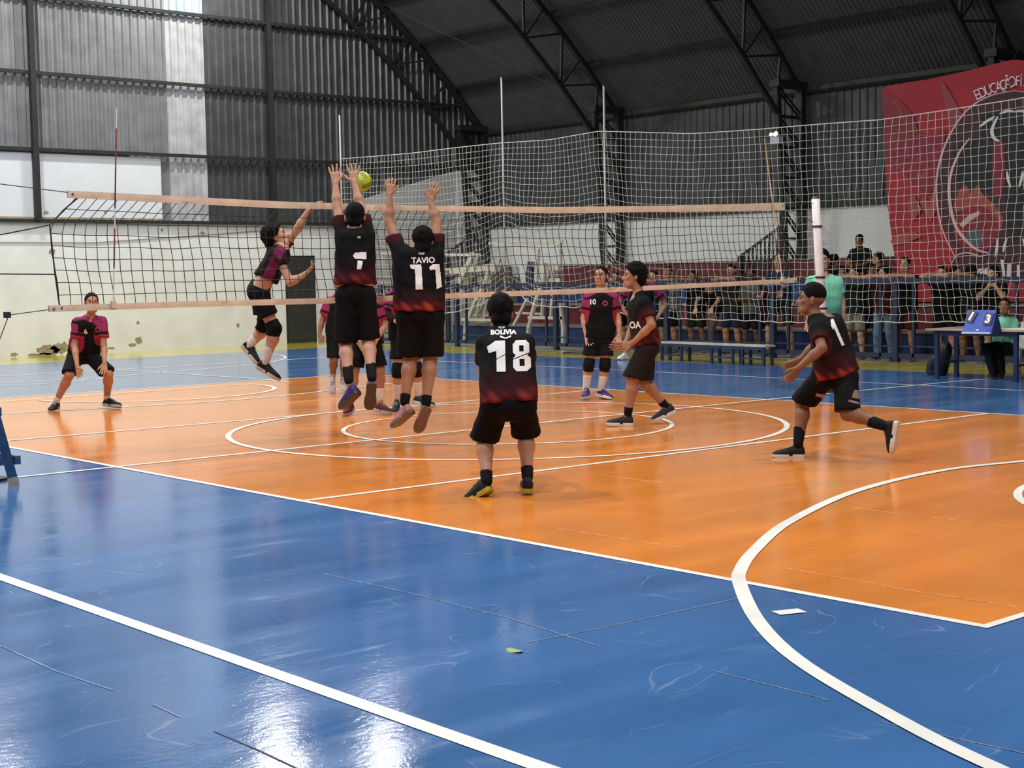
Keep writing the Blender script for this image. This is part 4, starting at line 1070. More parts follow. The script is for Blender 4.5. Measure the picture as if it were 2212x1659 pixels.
# number 10 standing
D = ground(1285, 862)
P10 = person('player number 10 in magenta and black jersey standing with knee pads and glasses', dict(
    head=(1298, 597, 0), neck=(1297, 626, 0), shL=(1269, 642, 0), shR=(1327, 641, 0), elL=(1261, 687, .02), elR=(1335, 686, .02), wrL=(1266, 722, -.04), wrR=(1337, 723, -.04), tipL=(1273, 742, -.08), tipR=(1336, 744, -.08),
    pel=(1294, 729, .02), hipL=(1279, 737, 0), hipR=(1309, 737, 0), knL=(1272, 788, -.04), knR=(1307, 788, -.04), anL=(1266, 838, .04), anR=(1298, 844, .04),
    heL=(1270, 856, .06), toL=(1264, 863, -.2), heR=(1290, 857, .05), toR=(1317, 864, -.12)), D, 'players in black and magenta jerseys', hf=(-.45, .05, -1), hair='short', tone='light', front=-1, bulk=.98,
    shirt=('magenta',), sock=((.66, .62, .58), .58), pads='LR', shoes=((.05, .025, .14), (.5, .48, .47)), sc=1.0, hem=.0, slv=.72, short_frac=.62)
put_text(P10, '10', 1281, 652, D, .07, 'number_print', off=.02, cell=.005); badge(P10, 1307, 655, D)
gl = MB(); 
for sd in (-1, 1):
    c_ = P10['L'](sd*.033, .098, .006); gl.tube([c_+.022*(P10['hax'][0]*math.cos(a)+.7*P10['hax'][2]*math.sin(a)) for a in np.linspace(0, 2*math.pi, 13)], .0025, 4)
    gl.bar(P10['L'](sd*.055, .095, .01), P10['L'](sd*.078, 0, .01), .004)
gl.bar(P10['L'](-.012, .102, .008), P10['L'](.012, .102, .008), .004)
gl.build('glasses', IRON, P10['root'], base=P10['base'])
# side-on libero-like player in dark kit
D = ground(1345, 920)
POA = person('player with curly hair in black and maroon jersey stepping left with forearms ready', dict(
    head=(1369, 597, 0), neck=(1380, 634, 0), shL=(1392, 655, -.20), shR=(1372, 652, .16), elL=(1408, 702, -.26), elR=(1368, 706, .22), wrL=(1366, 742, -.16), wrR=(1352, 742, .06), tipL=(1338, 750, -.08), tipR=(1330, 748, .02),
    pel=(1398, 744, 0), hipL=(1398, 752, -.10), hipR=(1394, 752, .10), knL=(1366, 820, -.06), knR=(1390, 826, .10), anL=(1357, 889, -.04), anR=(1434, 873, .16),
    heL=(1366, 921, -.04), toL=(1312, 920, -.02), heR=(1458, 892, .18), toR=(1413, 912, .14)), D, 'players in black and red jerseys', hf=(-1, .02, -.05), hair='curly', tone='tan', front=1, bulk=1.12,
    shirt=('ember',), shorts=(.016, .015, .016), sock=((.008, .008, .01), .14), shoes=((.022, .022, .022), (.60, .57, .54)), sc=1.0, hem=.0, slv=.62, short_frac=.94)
put_text(POA, 'OA', 1372, 702, D, .075, 'number_print', right=unit(CR*.75-CF*.66), off=.03, cell=.005)
# three team-mates half hidden behind the blockers
DA = ground(718, 850)
person('player in magenta sleeves and grey shoes half hidden left of number 7', dict(
    head=(734, 606, 0), neck=(734, 634, 0), shL=(709, 650, 0), shR=(760, 650, 0), elL=(696, 692, .02), elR=(772, 692, .02), wrL=(690, 722, -.04), wrR=(775, 722, -.04), tipL=(696, 740, -.08), tipR=(772, 740, -.08),
    pel=(733, 725, .0), hipL=(720, 732, 0), hipR=(746, 732, 0), knL=(721, 776, -.06), knR=(744, 778, -.04), anL=(718, 816, .10), anR=(742, 824, .05), heL=(718, 822, .10), toL=(718, 850, -.03), heR=(742, 838, .06), toR=(744, 848, -.18)),
    DA, 'players in black and magenta jerseys', hf=(0, 0, -1), hair='short', tone='brown', front=-1, shirt=('magenta',), sock=((.4, .36, .34), .25), shoes=((.35, .34, .34), (.5, .48, .46)), hem=.02, slv=.72, sc=.97, short_frac=.92)
DB = ground(790, 896)
person('player with maroon shoes and white socks standing behind number 7', dict(
    head=(788, 610, 0), neck=(789, 640, 0), shL=(762, 660, 0), shR=(817, 660, 0), elL=(756, 702, -.02), elR=(830, 704, .04), wrL=(772, 736, -.18), wrR=(812, 736, -.16), tipL=(784, 748, -.22), tipR=(802, 748, -.22),
    pel=(790, 738, .04), hipL=(775, 746, 0), hipR=(806, 746, 0), knL=(765, 802, -.04), knR=(820, 800, -.04), anL=(757, 866, .04), anR=(821, 862, .04), heL=(760, 886, .08), toL=(748, 899, -.16), heR=(815, 889, .06), toR=(840, 895, -.12)),
    DB, 'players in black and magenta jerseys', hf=(0, 0, -1), hair='short', tone='tan', front=-1, shirt=('magenta',), sock=((.66, .62, .60), .40), shoes=((.085, .018, .02), (.40, .32, .30)), hem=.02, slv=.72, short_frac=.85)
DC = ground(895, 886)
person('player with black elbow sleeve and knee pad half hidden behind number 11', dict(
    head=(862, 580, 0), neck=(868, 612, 0), shL=(842, 640, -.02), shR=(902, 640, .02), elL=(833, 680, -.08), elR=(906, 684, 0), wrL=(858, 696, -.24), wrR=(890, 700, -.2), tipL=(876, 698, -.3), tipR=(874, 702, -.28),
    pel=(872, 730, .06), hipL=(862, 738, 0), hipR=(890, 738, 0), knL=(859, 800, -.08), knR=(900, 798, -.06), anL=(857, 860, .05), anR=(904, 852, .05), heL=(858, 882, .08), toL=(854, 896, -.16), heR=(894, 872, .05), toR=(936, 881, -.06)),
    DC, 'players in black and magenta jerseys', hf=(-.3, -.1, -1), hair='short', tone='light', front=-1, shirt=('magenta',), sock=((.66, .62, .60), .52), pads='LR', armpads='LR', shoes=((.012, .025, .022), (.45, .45, .44)), hem=.02, slv=.72, short_frac=.62)
# substitute with hands on hips
DD = ground(1360, 777)
person('substitute in magenta sleeves with hands on hips behind the curly haired player', dict(
    head=(1384, 584, 0), neck=(1384, 604, 0), shL=(1357, 618, 0), shR=(1412, 618, 0), elL=(1338, 656, .10), elR=(1438, 658, .10), wrL=(1362, 690, -.02), wrR=(1415, 694, -.02), tipL=(1370, 706, -.04), tipR=(1408, 708, -.04),
    pel=(1384, 690, 0), hipL=(1374, 696, 0), hipR=(1396, 696, 0), knL=(1366, 734, -.04), knR=(1394, 736, -.04), anL=(1350, 764, .02), anR=(1400, 768, .02), heL=(1354, 774, .06), toL=(1338, 777, -.12), heR=(1400, 776, .06), toR=(1404, 780, -.16)),
    DD, 'players in black and magenta jerseys', hf=(-.2, 0, -1), hair='short', tone='tan', front=-1, shirt=('magenta',), sock=((.5, .48, .46), .12), shoes=((.62, .62, .62), (.7, .7, .7)), hem=.02, slv=.72, short_frac=.85, far=True, h=.017)
# second official in the teal shirt beside the post
TEAL = (.19, .56, .39); TEALD = (.010, .055, .040)
DR = depth((.35, 6.3, 0))
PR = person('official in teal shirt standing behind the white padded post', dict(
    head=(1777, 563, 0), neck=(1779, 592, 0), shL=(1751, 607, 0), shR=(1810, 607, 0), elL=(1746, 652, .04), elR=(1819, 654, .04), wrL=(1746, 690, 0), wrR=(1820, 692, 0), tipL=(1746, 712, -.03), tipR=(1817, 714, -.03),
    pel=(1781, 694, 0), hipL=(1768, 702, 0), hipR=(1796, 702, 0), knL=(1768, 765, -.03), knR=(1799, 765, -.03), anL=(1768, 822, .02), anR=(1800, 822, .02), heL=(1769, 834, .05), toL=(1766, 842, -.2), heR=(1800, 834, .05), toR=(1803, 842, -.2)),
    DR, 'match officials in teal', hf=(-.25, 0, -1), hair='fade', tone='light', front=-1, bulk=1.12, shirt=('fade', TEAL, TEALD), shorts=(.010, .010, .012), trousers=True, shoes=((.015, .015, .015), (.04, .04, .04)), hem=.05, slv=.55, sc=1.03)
# volleyball in flight
bc = at(781, 392, depth(gx(770, 900, -.35)))
bl = empty('volleyball', bc)
BALLG = mat('ball_green', (.42, .56, .03), .5, bump=.1, bscale=200); BALLD = mat('ball_olive', (.20, .26, .015), .5)
Rb = .105
for ax_ in range(3):
    for sd in (-1, 1):
        for strip in range(3):
            V = []; F = []; n_ = 8
            for i in range(n_+1):
                for j in range(4):
                    a_ = (-1+2*i/n_)*.985; b_ = (-1+2*(strip+j/3)/3)*1.0; b_ = b_*.985+(0)
                    lo_ = -1+2*strip/3+.012; hi_ = -1+2*(strip+1)/3-.012; b_ = lo_+(hi_-lo_)*j/3
                    v_ = [0, 0, 0]; v_[ax_] = sd; v_[(ax_+1) % 3] = math.tan(a_*math.pi/4); v_[(ax_+2) % 3] = math.tan(b_*math.pi/4)
                    v_ = unit(v_)*Rb; V.append(v_)
            for i in range(n_):
                for j in range(3): F.append((i*4+j, i*4+j+1, i*4+j+5, i*4+j+4))
            mesh_obj('ball_panel', V, F, BALLG if strip != 1 else BALLD, bl, True)
sphere_part('ball_core', (0, 0, 0), np.array([Rb, Rb, Rb])*.985, np.eye(3), BALLD, bl, (0, 0, 0))
bl.rotation_euler = (.5, .4, .3)
tag(bl, 'yellow-green volleyball in flight behind the blocker\'s raised hands', 'ball')
# ------------------------------------------------------------------ spectators
def stand_pose(x, y, zh, Ht, z0=0.0, face=(0, -1, 0), arms='rail', hw=1.0, leg=0.0):
    s = Ht/1.75; f = unit(np.array(face, float)); r = np.cross(f, (0, 0, 1))   # r: person's own right as seen by the person; image left/right handled below
    rr = -r                                                                    # shR must be to the viewer's right
    hipz = z0+.93*s
    cosb = max(.55, min(1, (zh-hipz)/(.70*s))); th = math.acos(cosb)
    lean = math.sin(th); up = np.array([0, 0, 1.0])*cosb+f*lean
    head = np.array([x, y, zh]); pel = head-up*.70*s
    pel[2] = hipz
    J = {'head': head, 'neck': pel+up*.555*s, 'pel': pel, 'base': (x, y, z0)}
    for q, sd in (('L', -1), ('R', 1)):
        sh = pel+up*.50*s+rr*sd*.175*s*hw; hp = pel+rr*sd*.095*s-np.array([0, 0, .03])
        J['sh'+q] = sh; J['hip'+q] = hp
        kn = hp*1.0+rr*sd*(.03+leg)*s+f*(.03+.04*abs(lean))*s; kn[2] = z0+.49*s
        an = np.array([hp[0], hp[1], 0])+rr*sd*(.05+leg*1.4)*s-f*.02; an[2] = z0+.085*s
        J['kn'+q] = kn; J['an'+q] = an; he = an-f*.05; he[2] = z0; to = an+f*.19*s+rr*sd*.05; to[2] = z0; J['he'+q] = he; J['to'+q] = to
        if arms == 'rail':
            el = sh+rr*sd*.11+f*.12-np.array([0, 0, .22]); el[2] = max(el[2], 1.50)
            el[1] = min(el[1], 12.02) if f[1] < -.5 else el[1]
            wr = el*1.0+f*.10-rr*sd*.22; wr[2] = 1.52; J['el'+q] = el; J['wr'+q] = wr; J['tip'+q] = wr-rr*sd*.16+f*.05
        elif arms == 'hang':       # forearms over the rail, hands loose below it
            el = sh+rr*sd*.08+f*.20-np.array([0, 0, .16]); wr = el+f*.16-rr*sd*.06-np.array([0, 0, .12]); J['el'+q] = el; J['wr'+q] = wr; J['tip'+q] = wr+f*.06-np.array([0, 0, .12])
        elif arms == 'fold':
            el = sh+rr*sd*.07+f*.05-np.array([0, 0, .28*s]); wr = el+f*.14-rr*sd*.20+np.array([0, 0, .03]); J['el'+q] = el; J['wr'+q] = wr; J['tip'+q] = wr-rr*sd*.15
        elif arms == 'chin':
            el = sh+rr*sd*.05+f*.16-np.array([0, 0, .24*s]); wr = head+f*.10-up*.20-rr*sd*-.05; J['el'+q] = el; J['wr'+q] = wr; J['tip'+q] = wr+np.array([0, 0, .1])-rr*sd*.03
        else:
            el = sh+rr*sd*.05-np.array([0, 0, .29*s]); wr = el+f*.06-np.array([0, 0, .24*s]); J['el'+q] = el; J['wr'+q] = wr; J['tip'+q] = wr+f*.03-np.array([0, 0, .15])
    return J, s
def sit_pose(x, y, zseat, Ht, face=(0, -1, 0), zfloor=None, arms='lap', yaw=0):
    s = Ht/1.75; f = unit(np.array(face, float)); rr = -np.cross(f, (0, 0, 1)); up = unit(np.array([0, 0, 1.0])+f*.18)
    pel = np.array([x, y, zseat+.10*s]); J = {'pel': pel, 'neck': pel+up*.55*s, 'head': pel+up*.70*s+f*.02, 'base': (x, y, zfloor or 0)}
    zf = zfloor if zfloor is not None else zseat-.45
    for q, sd in (('L', -1), ('R', 1)):
        sh = pel+up*.49*s+rr*sd*.175*s; hp = pel+rr*sd*.09*s; kn = hp+f*.42*s+rr*sd*.08; kn[2] = max(zseat+.09, zf+.48*s); an = kn+f*.0+rr*sd*.01; an[2] = zf+.09
        J['sh'+q], J['hip'+q], J['kn'+q], J['an'+q] = sh, hp, kn, an
        he = an-f*.05; he[2] = zf; to = an+f*.2; to[2] = zf; J['he'+q], J['to'+q] = he, to
        el = sh+rr*sd*.06+f*.08-np.array([0, 0, .26*s]); wr = el+f*.22-rr*sd*.12-np.array([0, 0, .03]); J['el'+q], J['wr'+q] = el, wr; J['tip'+q] = wr+f*.1-rr*sd*.1
    return J, s
BK = (.007, .007, .008); NV = (.012, .018, .045); DG = (.02, .025, .02); GR = (.15, .15, .15); JN = (.10, .17, .24); MR = (.055, .010, .016); KH = (.17, .15, .13)
GRP = 'spectators leaning on the blue fence'
def spect(u, v, y, label, Ht, arms='rail', shirt=BK, legs=BK, tone='tan', hair='short', trousers=False, face=(.25, -1, 0), hf=None, z0=0.0, stripes=None, bulk=1.0, shoes=((.02, .02, .02), (.2, .2, .2)), seat=None, leg=0.0, group=GRP, slv=.62):
    p = gy(u, v, y)
    if seat is None: J, s = stand_pose(p[0], y, p[2], Ht, z0, face, arms, leg=leg)
    else: J, s = sit_pose(p[0], y, p[2]-.80*Ht/1.75, Ht, face, seat)
    sh = ('plain', shirt) if stripes is None else ('plain', shirt, stripes)
    return person(label, J, group=group, world=True, hf=hf or face, hu=(0, 0, 1), hair=hair, tone=tone, front=-1, bulk=bulk, shirt=sh, shorts=legs, trousers=trousers, shoes=shoes, sc=s, far=True, h=.019, hem=.05, short_frac=.85, slv=slv, sock=None)
spect(1330, 600, 12.35, 'spectator partly hidden between player 10 and the curly haired player', 1.70, 'rail', BK, BK, 'tan', 'short')
spect(1411, 597, 12.5, 'spectator peering out just behind the substitute\'s shoulder', 1.68, 'rail', (.03, .03, .03), NV, 'light', 'short')
spect(1443, 588, 12.3, 'spectator in pale striped shirt leaning on the fence above the bench', 1.74, 'rail', (.32, .32, .32), BK, 'tan', 'short', stripes=(.15, .15, .17), slv=.75)
spect(1497, 598, 12.35, 'spectator in black shirt and dark green shorts left of the grey trousers', 1.70, 'rail', BK, DG, 'brown', 'short')
spect(1532, 618, 12.3, 'stooping spectator in dark top and grey trousers with arms over the fence', 1.66, 'hang', (.018, .008, .008), GR, 'light', 'short', trousers=True, hf=(-.3, -.8, -.6), leg=.05)
spect(1580, 585, 12.3, 'spectator in dark olive top above the right part of the bench', 1.74, 'rail', (.022, .022, .016), NV, 'tan', 'short')
spect(1622, 594, 12.35, 'spectator in grey T-shirt with folded arms beside the tall one', 1.66, 'fold', (.09, .09, .09), BK, 'dark', 'short')
spect(1683, 564, 12.25, 'tall spectator in navy shirt with forearms over the fence', 1.94, 'hang', NV, (.012, .012, .016), 'light', 'short', leg=.06, shoes=((.05, .12, .2), (.3, .3, .3)))
spect(1652, 603, 12.9, 'short spectator in maroon standing behind the tall one in navy', 1.58, 'down', MR, BK, 'brown', 'long')
spect(1803, 563, 13.75, 'spectator with big dark hair on the first step behind the official', 1.53, 'down', BK, BK, 'brown', 'curly', z0=.47, hf=(.6, .8, 0), group='spectators on the stand')
spect(1822, 591, 12.75, 'spectator with glasses between the official and the laughing woman', 1.68, 'down', BK, BK, 'brown', 'short')
spect(1846, 591, 12.25, 'laughing spectator in dark green T-shirt and brown shorts', 1.66, 'rail', (.010, .016, .016), KH, 'light', 'bun', hf=(-.2, -1, 0), shoes=((.02, .02, .02), (.1, .1, .1)))
spect(1880, 584, 12.9, 'spectator in black with long dark hair behind the fence, left of the jeans', 1.70, 'down', BK, NV, 'brown', 'long', hf=(.9, .1, 0))
spect(1910, 591, 12.3, 'spectator in maroon top and wide light blue jeans at the fence', 1.66, 'rail', MR, JN, 'light', 'long', trousers=True, hf=(-.5, -1, 0), bulk=1.05)
spect(1955, 572, 12.25, 'broad spectator in black T-shirt with forearms along the fence', 1.80, 'rail', BK, MR, 'tan', 'short', bulk=1.12)
spect(1862, 521, 16.15, 'man in black T-shirt sitting highest on the stand against the white wall', 1.76, None, BK, (.05, .05, .045), 'brown', 'fade', seat=.95, group='spectators on the stand', bulk=1.1)
spect(1902, 557, 15.1, 'man with cap-like dark hair sitting below the highest man', 1.76, None, BK, BK, 'tan', 'short', seat=.47, group='spectators on the stand', hf=(-.8, -.4, 0))
spect(2035, 590, 12.25, 'spectator with beard resting crossed forearms on the fence, red gap beside', 1.70, 'rail', BK, BK, 'light', 'short', bulk=1.08, hf=(.3, -1, -.05))
spect(2064, 591, 12.8, 'spectator in profile close behind the one with crossed forearms', 1.68, 'down', BK, NV, 'tan', 'short', hf=(1, -.1, 0))
spect(2096, 592, 12.4, 'spectator with round bushy hair seen from the side by the white emblem', 1.64, 'rail', (.012, .012, .016), BK, 'brown', 'curly', hf=(-1, .2, 0))
spect(2145, 592, 12.25, 'spectator in black holding hands before the mouth above the scorer', 1.66, 'chin', BK, BK, 'light', 'thick', hf=(-.1, -1, 0))

# ------------------------------------------------------------------ scorers' table
WOODT = mat('table_top', (.36, .27, .19), .5, var=.15); TBL = mat('table_steel', (.014, .026, .085), .4)
tz = .745
tA = gy(2006, 723, 8.62); x0t = tA[0]-.05; x1t = x0t+1.95; y0t, y1t = 8.60, 9.32
tt = empty('scorers_table', (x0t+.9, 8.95, 0)); tbse = (x0t+.9, 8.95, 0)
bevel(MB().box((x0t, y0t, tz-.03), (x1t, y1t, tz)).build('table_top', WOODT, tt, base=tbse), .006)
for x_ in (x0t+.14, x1t-.52):
    for y_ in (y0t+.1, y1t-.1):
        MB().box((x_-.028, y_-.028, 0), (x_+.028, y_+.028, tz-.03)).build('leg', TBL, tt, base=tbse)
    MB().box((x_-.02, y0t+.1, .22), (x_+.02, y1t-.1, .25)).build('stretcher', IRON, tt, base=tbse)
MB().box((x0t+.1, y0t+.08, tz-.10), (x1t-.48, y0t+.11, tz-.03)).box((x0t+.1, y1t-.11, tz-.10), (x1t-.48, y1t-.08, tz-.03)).build('apron', TBL, tt, base=tbse)
tag(tt, 'scorers\' table with wooden top and blue steel legs at the right', 'table')
PAPER = mat('paper', (.72, .71, .68), .7)
def px_on_table(u, v): return gz(u, v, tz)
def slab(name, pts, z0, z1, m_, label=None, cat=None, parent=None):
    c_ = np.mean([p_[:2] for p_ in pts], 0); V = [(p_[0], p_[1], z0) for p_ in pts]+[(p_[0], p_[1], z1) for p_ in pts]; n_ = len(pts)
    o = mesh_obj(name, V, [tuple(range(n_))[::-1], tuple(range(n_, 2*n_))]+[(i, (i+1) % n_, n_+(i+1) % n_, n_+i) for i in range(n_)], m_)
    if label: tag(o, label, cat)
    return o
def rect(cx, cy, w_, d_, a): 
    c, s_ = math.cos(a), math.sin(a); return [(cx+x_*c-y_*s_, cy+x_*s_+y_*c) for x_, y_ in ((-w_/2, -d_/2), (w_/2, -d_/2), (w_/2, d_/2), (-w_/2, d_/2))]
slab('paper_sheet', rect(x0t+1.0, y0t+.16, .42, .28, .03), tz+.001, tz+.006, PAPER, 'white score sheet before the blue flip scoreboard', 'paper')
slab('paper_sheet', rect(x0t+1.45, y0t+.26, .42, .30, -.06), tz+.001, tz+.012, PAPER, 'pile of white papers before the seated scorer', 'paper')
slab('notebook', rect(x0t+.42, y0t+.42, .26, .22, .1), tz+.001, tz+.022, mat('notebook_blue', (.10, .20, .50), .5), 'thin pale blue folder left of the scoreboard', 'folder')
# flip scoreboard: tent of two boards with number cards
SBL = mat('scoreboard_blue', (.020, .075, .42), .45); SBD = mat('scoreboard_dark', (.02, .03, .12), .5); CARD = mat('number_card', (.035, .035, .10), .5)
p0 = px_on_table(2080, 721); p1 = px_on_table(2141, 722)
ex = unit((p1-p0)*[1, 1, 0]); wdt = np.linalg.norm(p1-p0); ey = np.array([-ex[1], ex[0], 0.0])
sb_ = empty('flip_scoreboard', (p0+p1)/2); sbb = (p0+p1)/2
hS = .31; topo = ey*.13+np.array([0, 0, hS])
def board(a0, a1, b0, b1, th, m_, name):
    nn = unit(np.cross(a1-a0, b0-a0)); V = [a0, a1, b1, b0, a0+nn*th, a1+nn*th, b1+nn*th, b0+nn*th]
    return mesh_obj(name, V, [(0, 3, 2, 1), (4, 5, 6, 7), (0, 1, 5, 4), (1, 2, 6, 5), (2, 3, 7, 6), (3, 0, 4, 7)], m_, sb_, base=sbb)
zb_ = np.array([0, 0, tz+.004-p0[2]])
fb_ = board(p0+zb_, p1+zb_, p0+zb_+topo, p1+zb_+topo, .008, SBL, 'front_board')
board(p0+zb_+ey*.27, p1+zb_+ey*.27, p0+zb_+topo+ey*.005, p1+zb_+topo+ey*.005, .008, SBD, 'back_board')
# side gusset and ledge
V = [p1+zb_, p1+zb_+ey*.27, p1+zb_+topo]; V += [q+ex*.01 for q in V]
mesh_obj('side_board', V, [(0, 1, 2), (5, 4, 3), (0, 3, 4, 1), (1, 4, 5, 2), (2, 5, 3, 0)], SBD, sb_, base=sbb)
MB().bar(p0+zb_-ey*.02+[0, 0, .012], p1+zb_-ey*.02+[0, 0, .012], .04, .022).build('ledge', PAPER, sb_, base=sbb)
nrmS = unit(np.cross(ex, topo))
def card(fx, fz, txt, tilt):
    o_ = p0+zb_+ex*wdt*fx+topo*fz; u_ = unit(unit(topo)*math.cos(tilt)+ex*math.sin(tilt)); r_ = unit(np.cross(u_, nrmS)); 
    if r_ @ ex < 0: r_ = -r_
    nn = nrmS if nrmS @ CF < 0 else -nrmS
    c_ = o_+nn*.02; w_, h_ = .12, .17
    V = [c_-r_*w_/2, c_+r_*w_/2, c_+r_*w_/2+u_*h_, c_-r_*w_/2+u_*h_]; V += [q+nn*.006 for q in V]
    cd_ = mesh_obj('number_card', V, [(0, 3, 2, 1), (4, 5, 6, 7), (0, 1, 5, 4), (1, 2, 6, 5), (2, 3, 7, 6), (3, 0, 4, 7)], CARD, sb_, base=sbb)
    M, sz = text_mask(txt, .003, .125, .05); V = []; F = []; org = c_+u_*.022-r_*sz[0]/2+nn*.009
    for i, j in np.argwhere(M):
        k_ = len(V); V += [org+r_*(i+a)*.003+u_*(j+b_)*.003 for a, b_ in ((0, 0), (1, 0), (1, 1), (0, 1))]; F.append((k_, k_+1, k_+2, k_+3))
    mesh_obj('digit_print', V, F, WPR, cd_, base=sbb)
card(.13, .48, '1', .35); card(.80, .36, '3', .06)
V = [p0+zb_+ex*wdt*(.50+.07*math.cos(a))+topo*(.14+.05*math.sin(a))-unit(ey)*.012 for a in np.linspace(0, math.pi, 8)]
mesh_obj('maker_mark', V, [tuple(range(8))], WPR, sb_, base=sbb)
tag(sb_, 'blue tabletop flip scoreboard showing 1 and 3', 'scoreboard')
# bottle end / cup left of the board
cq = (x0t+.60, y0t+.50, tz); t = empty('drinking_cup', cq)
MB().tube([(0, 0, 0), (0, 0, .10)], [.032, .04], 14).build('cup', mat('cup_brown', (.25, .15, .09), .5), t, True); MB().tube([(0, 0, .10), (0, 0, .125)], [.042, .042], 14).build('rim', mat('cup_blue', (.16, .30, .48), .5), t, True)
tag(t, 'brown cup with pale blue rim beside the scoreboard', 'cup')
# white plastic chairs
WPL = mat('white_plastic', (.60, .60, .58), .35)
def chair(x, y, label):
    t = empty('plastic_chair', (x, y, 0))
    for sx in (-1, 1):
        MB().tube([(sx*.25, -.23, 0), (sx*.22, -.20, .43)], [.028, .03], 8).build('leg', WPL, t, True)
        MB().tube([(sx*.26, .25, 0), (sx*.21, .20, .43)], [.028, .03], 8).build('leg', WPL, t, True)
        MB().tube([(sx*.25, -.20, .43), (sx*.28, -.2, .62), (sx*.28, .1, .66), (sx*.24, .24, .62)], .026, 8).build('armrest', WPL, t, True)
    bevel(MB().box((-.24, -.24, .41), (.24, .23, .45)).build('seat', WPL, t), .015)
    V = []; F = []
    for i in range(9):
        a = -1+2*i/8
        for z_, dy, w_ in ((.43, .20, .21), (.62, .25, .24), (.80, .29, .22), (.86, .30, .16)):
            yy = dy-.05*a*a; V += [(a*w_, yy, z_-(.03*a*a if z_ > .8 else 0)), (a*w_, yy+.025, z_-(.03*a*a if z_ > .8 else 0))]
    for i in range(8):
        for j in range(3):
            q = i*8+j*2; F += [(q, q+8, q+10, q+2), (q+1, q+3, q+11, q+9)]
    mesh_obj('backrest', V, F, WPL, t, True)
    tag(t, label, 'chair', 'white plastic chairs at the table')
SX, SY = .47, 9.86
chair(SX, SY, 'white plastic chair under the scorer in teal'); chair(1.42, 9.80, 'white plastic chair at the right edge of the photo')
# the scorer
DSc = depth((SX, SY-.05, 0))
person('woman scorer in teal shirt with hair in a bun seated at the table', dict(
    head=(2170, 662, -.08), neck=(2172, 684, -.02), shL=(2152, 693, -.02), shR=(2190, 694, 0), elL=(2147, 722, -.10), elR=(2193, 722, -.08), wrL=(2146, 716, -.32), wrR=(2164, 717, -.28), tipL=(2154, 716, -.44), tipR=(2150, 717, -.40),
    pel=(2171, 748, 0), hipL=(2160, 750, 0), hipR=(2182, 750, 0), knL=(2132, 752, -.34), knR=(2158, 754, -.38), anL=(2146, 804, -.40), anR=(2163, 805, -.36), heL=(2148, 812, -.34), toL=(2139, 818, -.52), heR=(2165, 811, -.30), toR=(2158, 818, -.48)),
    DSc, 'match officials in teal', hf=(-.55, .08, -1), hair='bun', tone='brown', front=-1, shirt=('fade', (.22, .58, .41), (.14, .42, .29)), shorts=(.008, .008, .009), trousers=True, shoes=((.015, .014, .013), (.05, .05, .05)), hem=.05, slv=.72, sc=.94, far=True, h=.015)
Jp, s_ = sit_pose(1.42, 9.80, .46, 1.72, (-.1, -1, 0), 0)
person('person in dark clothes seated at the far right end of the table', Jp, group=None, world=True, hf=(-.2, -1, 0), hu=(0, 0, 1), hair='short', tone='dark', front=-1, shirt=('plain', NV), shorts=NV, trousers=True, sc=s_, far=True, h=.019)
# backpack leaning on the table leg
bp0, bp1 = gz(2012, 808), gz(2052, 814); ab = unit((bp1-bp0)*[1, 1, 0]); dw = unit(np.cross([0, 0, 1], ab))
bk = empty('backpack', (bp0+bp1)/2); bbs = (bp0+bp1)/2; BAG = mat('black_bag', (.006, .006, .008), .6, bump=.4, bscale=20)
mid = bbs+[0, 0, .21]; axb = unit(ab*.55+np.array([0, 0, 1])*.62)
pr_ = [cap(mid-axb*.12, mid+axb*.24, .19, .14, .05, flat=(dw, 1.35)), cap(mid-axb*.10-ab*.16-[0, 0, .05], mid-axb*.05-ab*.14, .13, .12, .06)]
V, F = polyg(pr_, .014, [((0, 0, .004), (0, 0, -1))], lambda X, Y, Z: .005*np.sin(X*31+Z*23)*np.sin(Y*27+Z*19))
mesh_obj('bag_body', V, F, BAG, bk, True, bbs)
V, F = polyg([cap(mid-axb*.06+dw*-.11, mid+axb*.05+dw*-.11, .09, .08, .04, flat=(dw, 1.5))], .014); mesh_obj('front_pocket', V, F, BAG, bk, True, bbs)
hs_ = mid+axb*.36; MB().tube([hs_-ab*.05, hs_+axb*.06-ab*.02, hs_+axb*.06+ab*.03, hs_+ab*.05], .010, 6).build('carry_handle', BAG, bk, True, bbs)
MB().tube([bp0-ab*.05+[0, 0, .10], bp0-ab*.10+[0, 0, .05], bp0-ab*.02+[0, 0, .012]], .010, 6).build('strap', mat('strap_grey', (.25, .25, .25), .6), bk, True, bbs)
tag(bk, 'black backpack slumped against the scorers\' table leg', 'backpack')
# long bench
bn = empty('bench', (-5.8, 10.0, 0)); bnb = (-5.8, 10.0, 0)
BT = mat('bench_top', (.45, .42, .36), .6, var=.2)
bz = .36; xa, xb_ = -7.12, -4.42
def by(x_): return 10.12-(x_-xa)*.11
V = []
for x_ in (xa-.06, xb_+.06):
    for dy in (-.14, .14):
        for z_ in (bz-.03, bz): V.append((x_, by(x_)+dy, z_))
mesh_obj('bench_seat', V, [(0, 2, 3, 1), (4, 5, 7, 6), (0, 1, 5, 4), (2, 6, 7, 3), (1, 3, 7, 5), (0, 4, 6, 2)], BT, bn, base=bnb)
for x_ in (xa, xa+.55, -5.75, -5.2, -4.95, xb_):
    for dy in (-.11, .11): MB().box((x_-.022, by(x_)+dy-.022, 0), (x_+.022, by(x_)+dy+.022, bz-.03)).build('leg', FB, bn, base=bnb)
for x_ in (xa, -5.75, -4.95): MB().bar((x_, by(x_)-.11, .12), (x_+.5, by(x_+.5)-.11, .12), .03).build('stretcher', FB, bn, base=bnb)
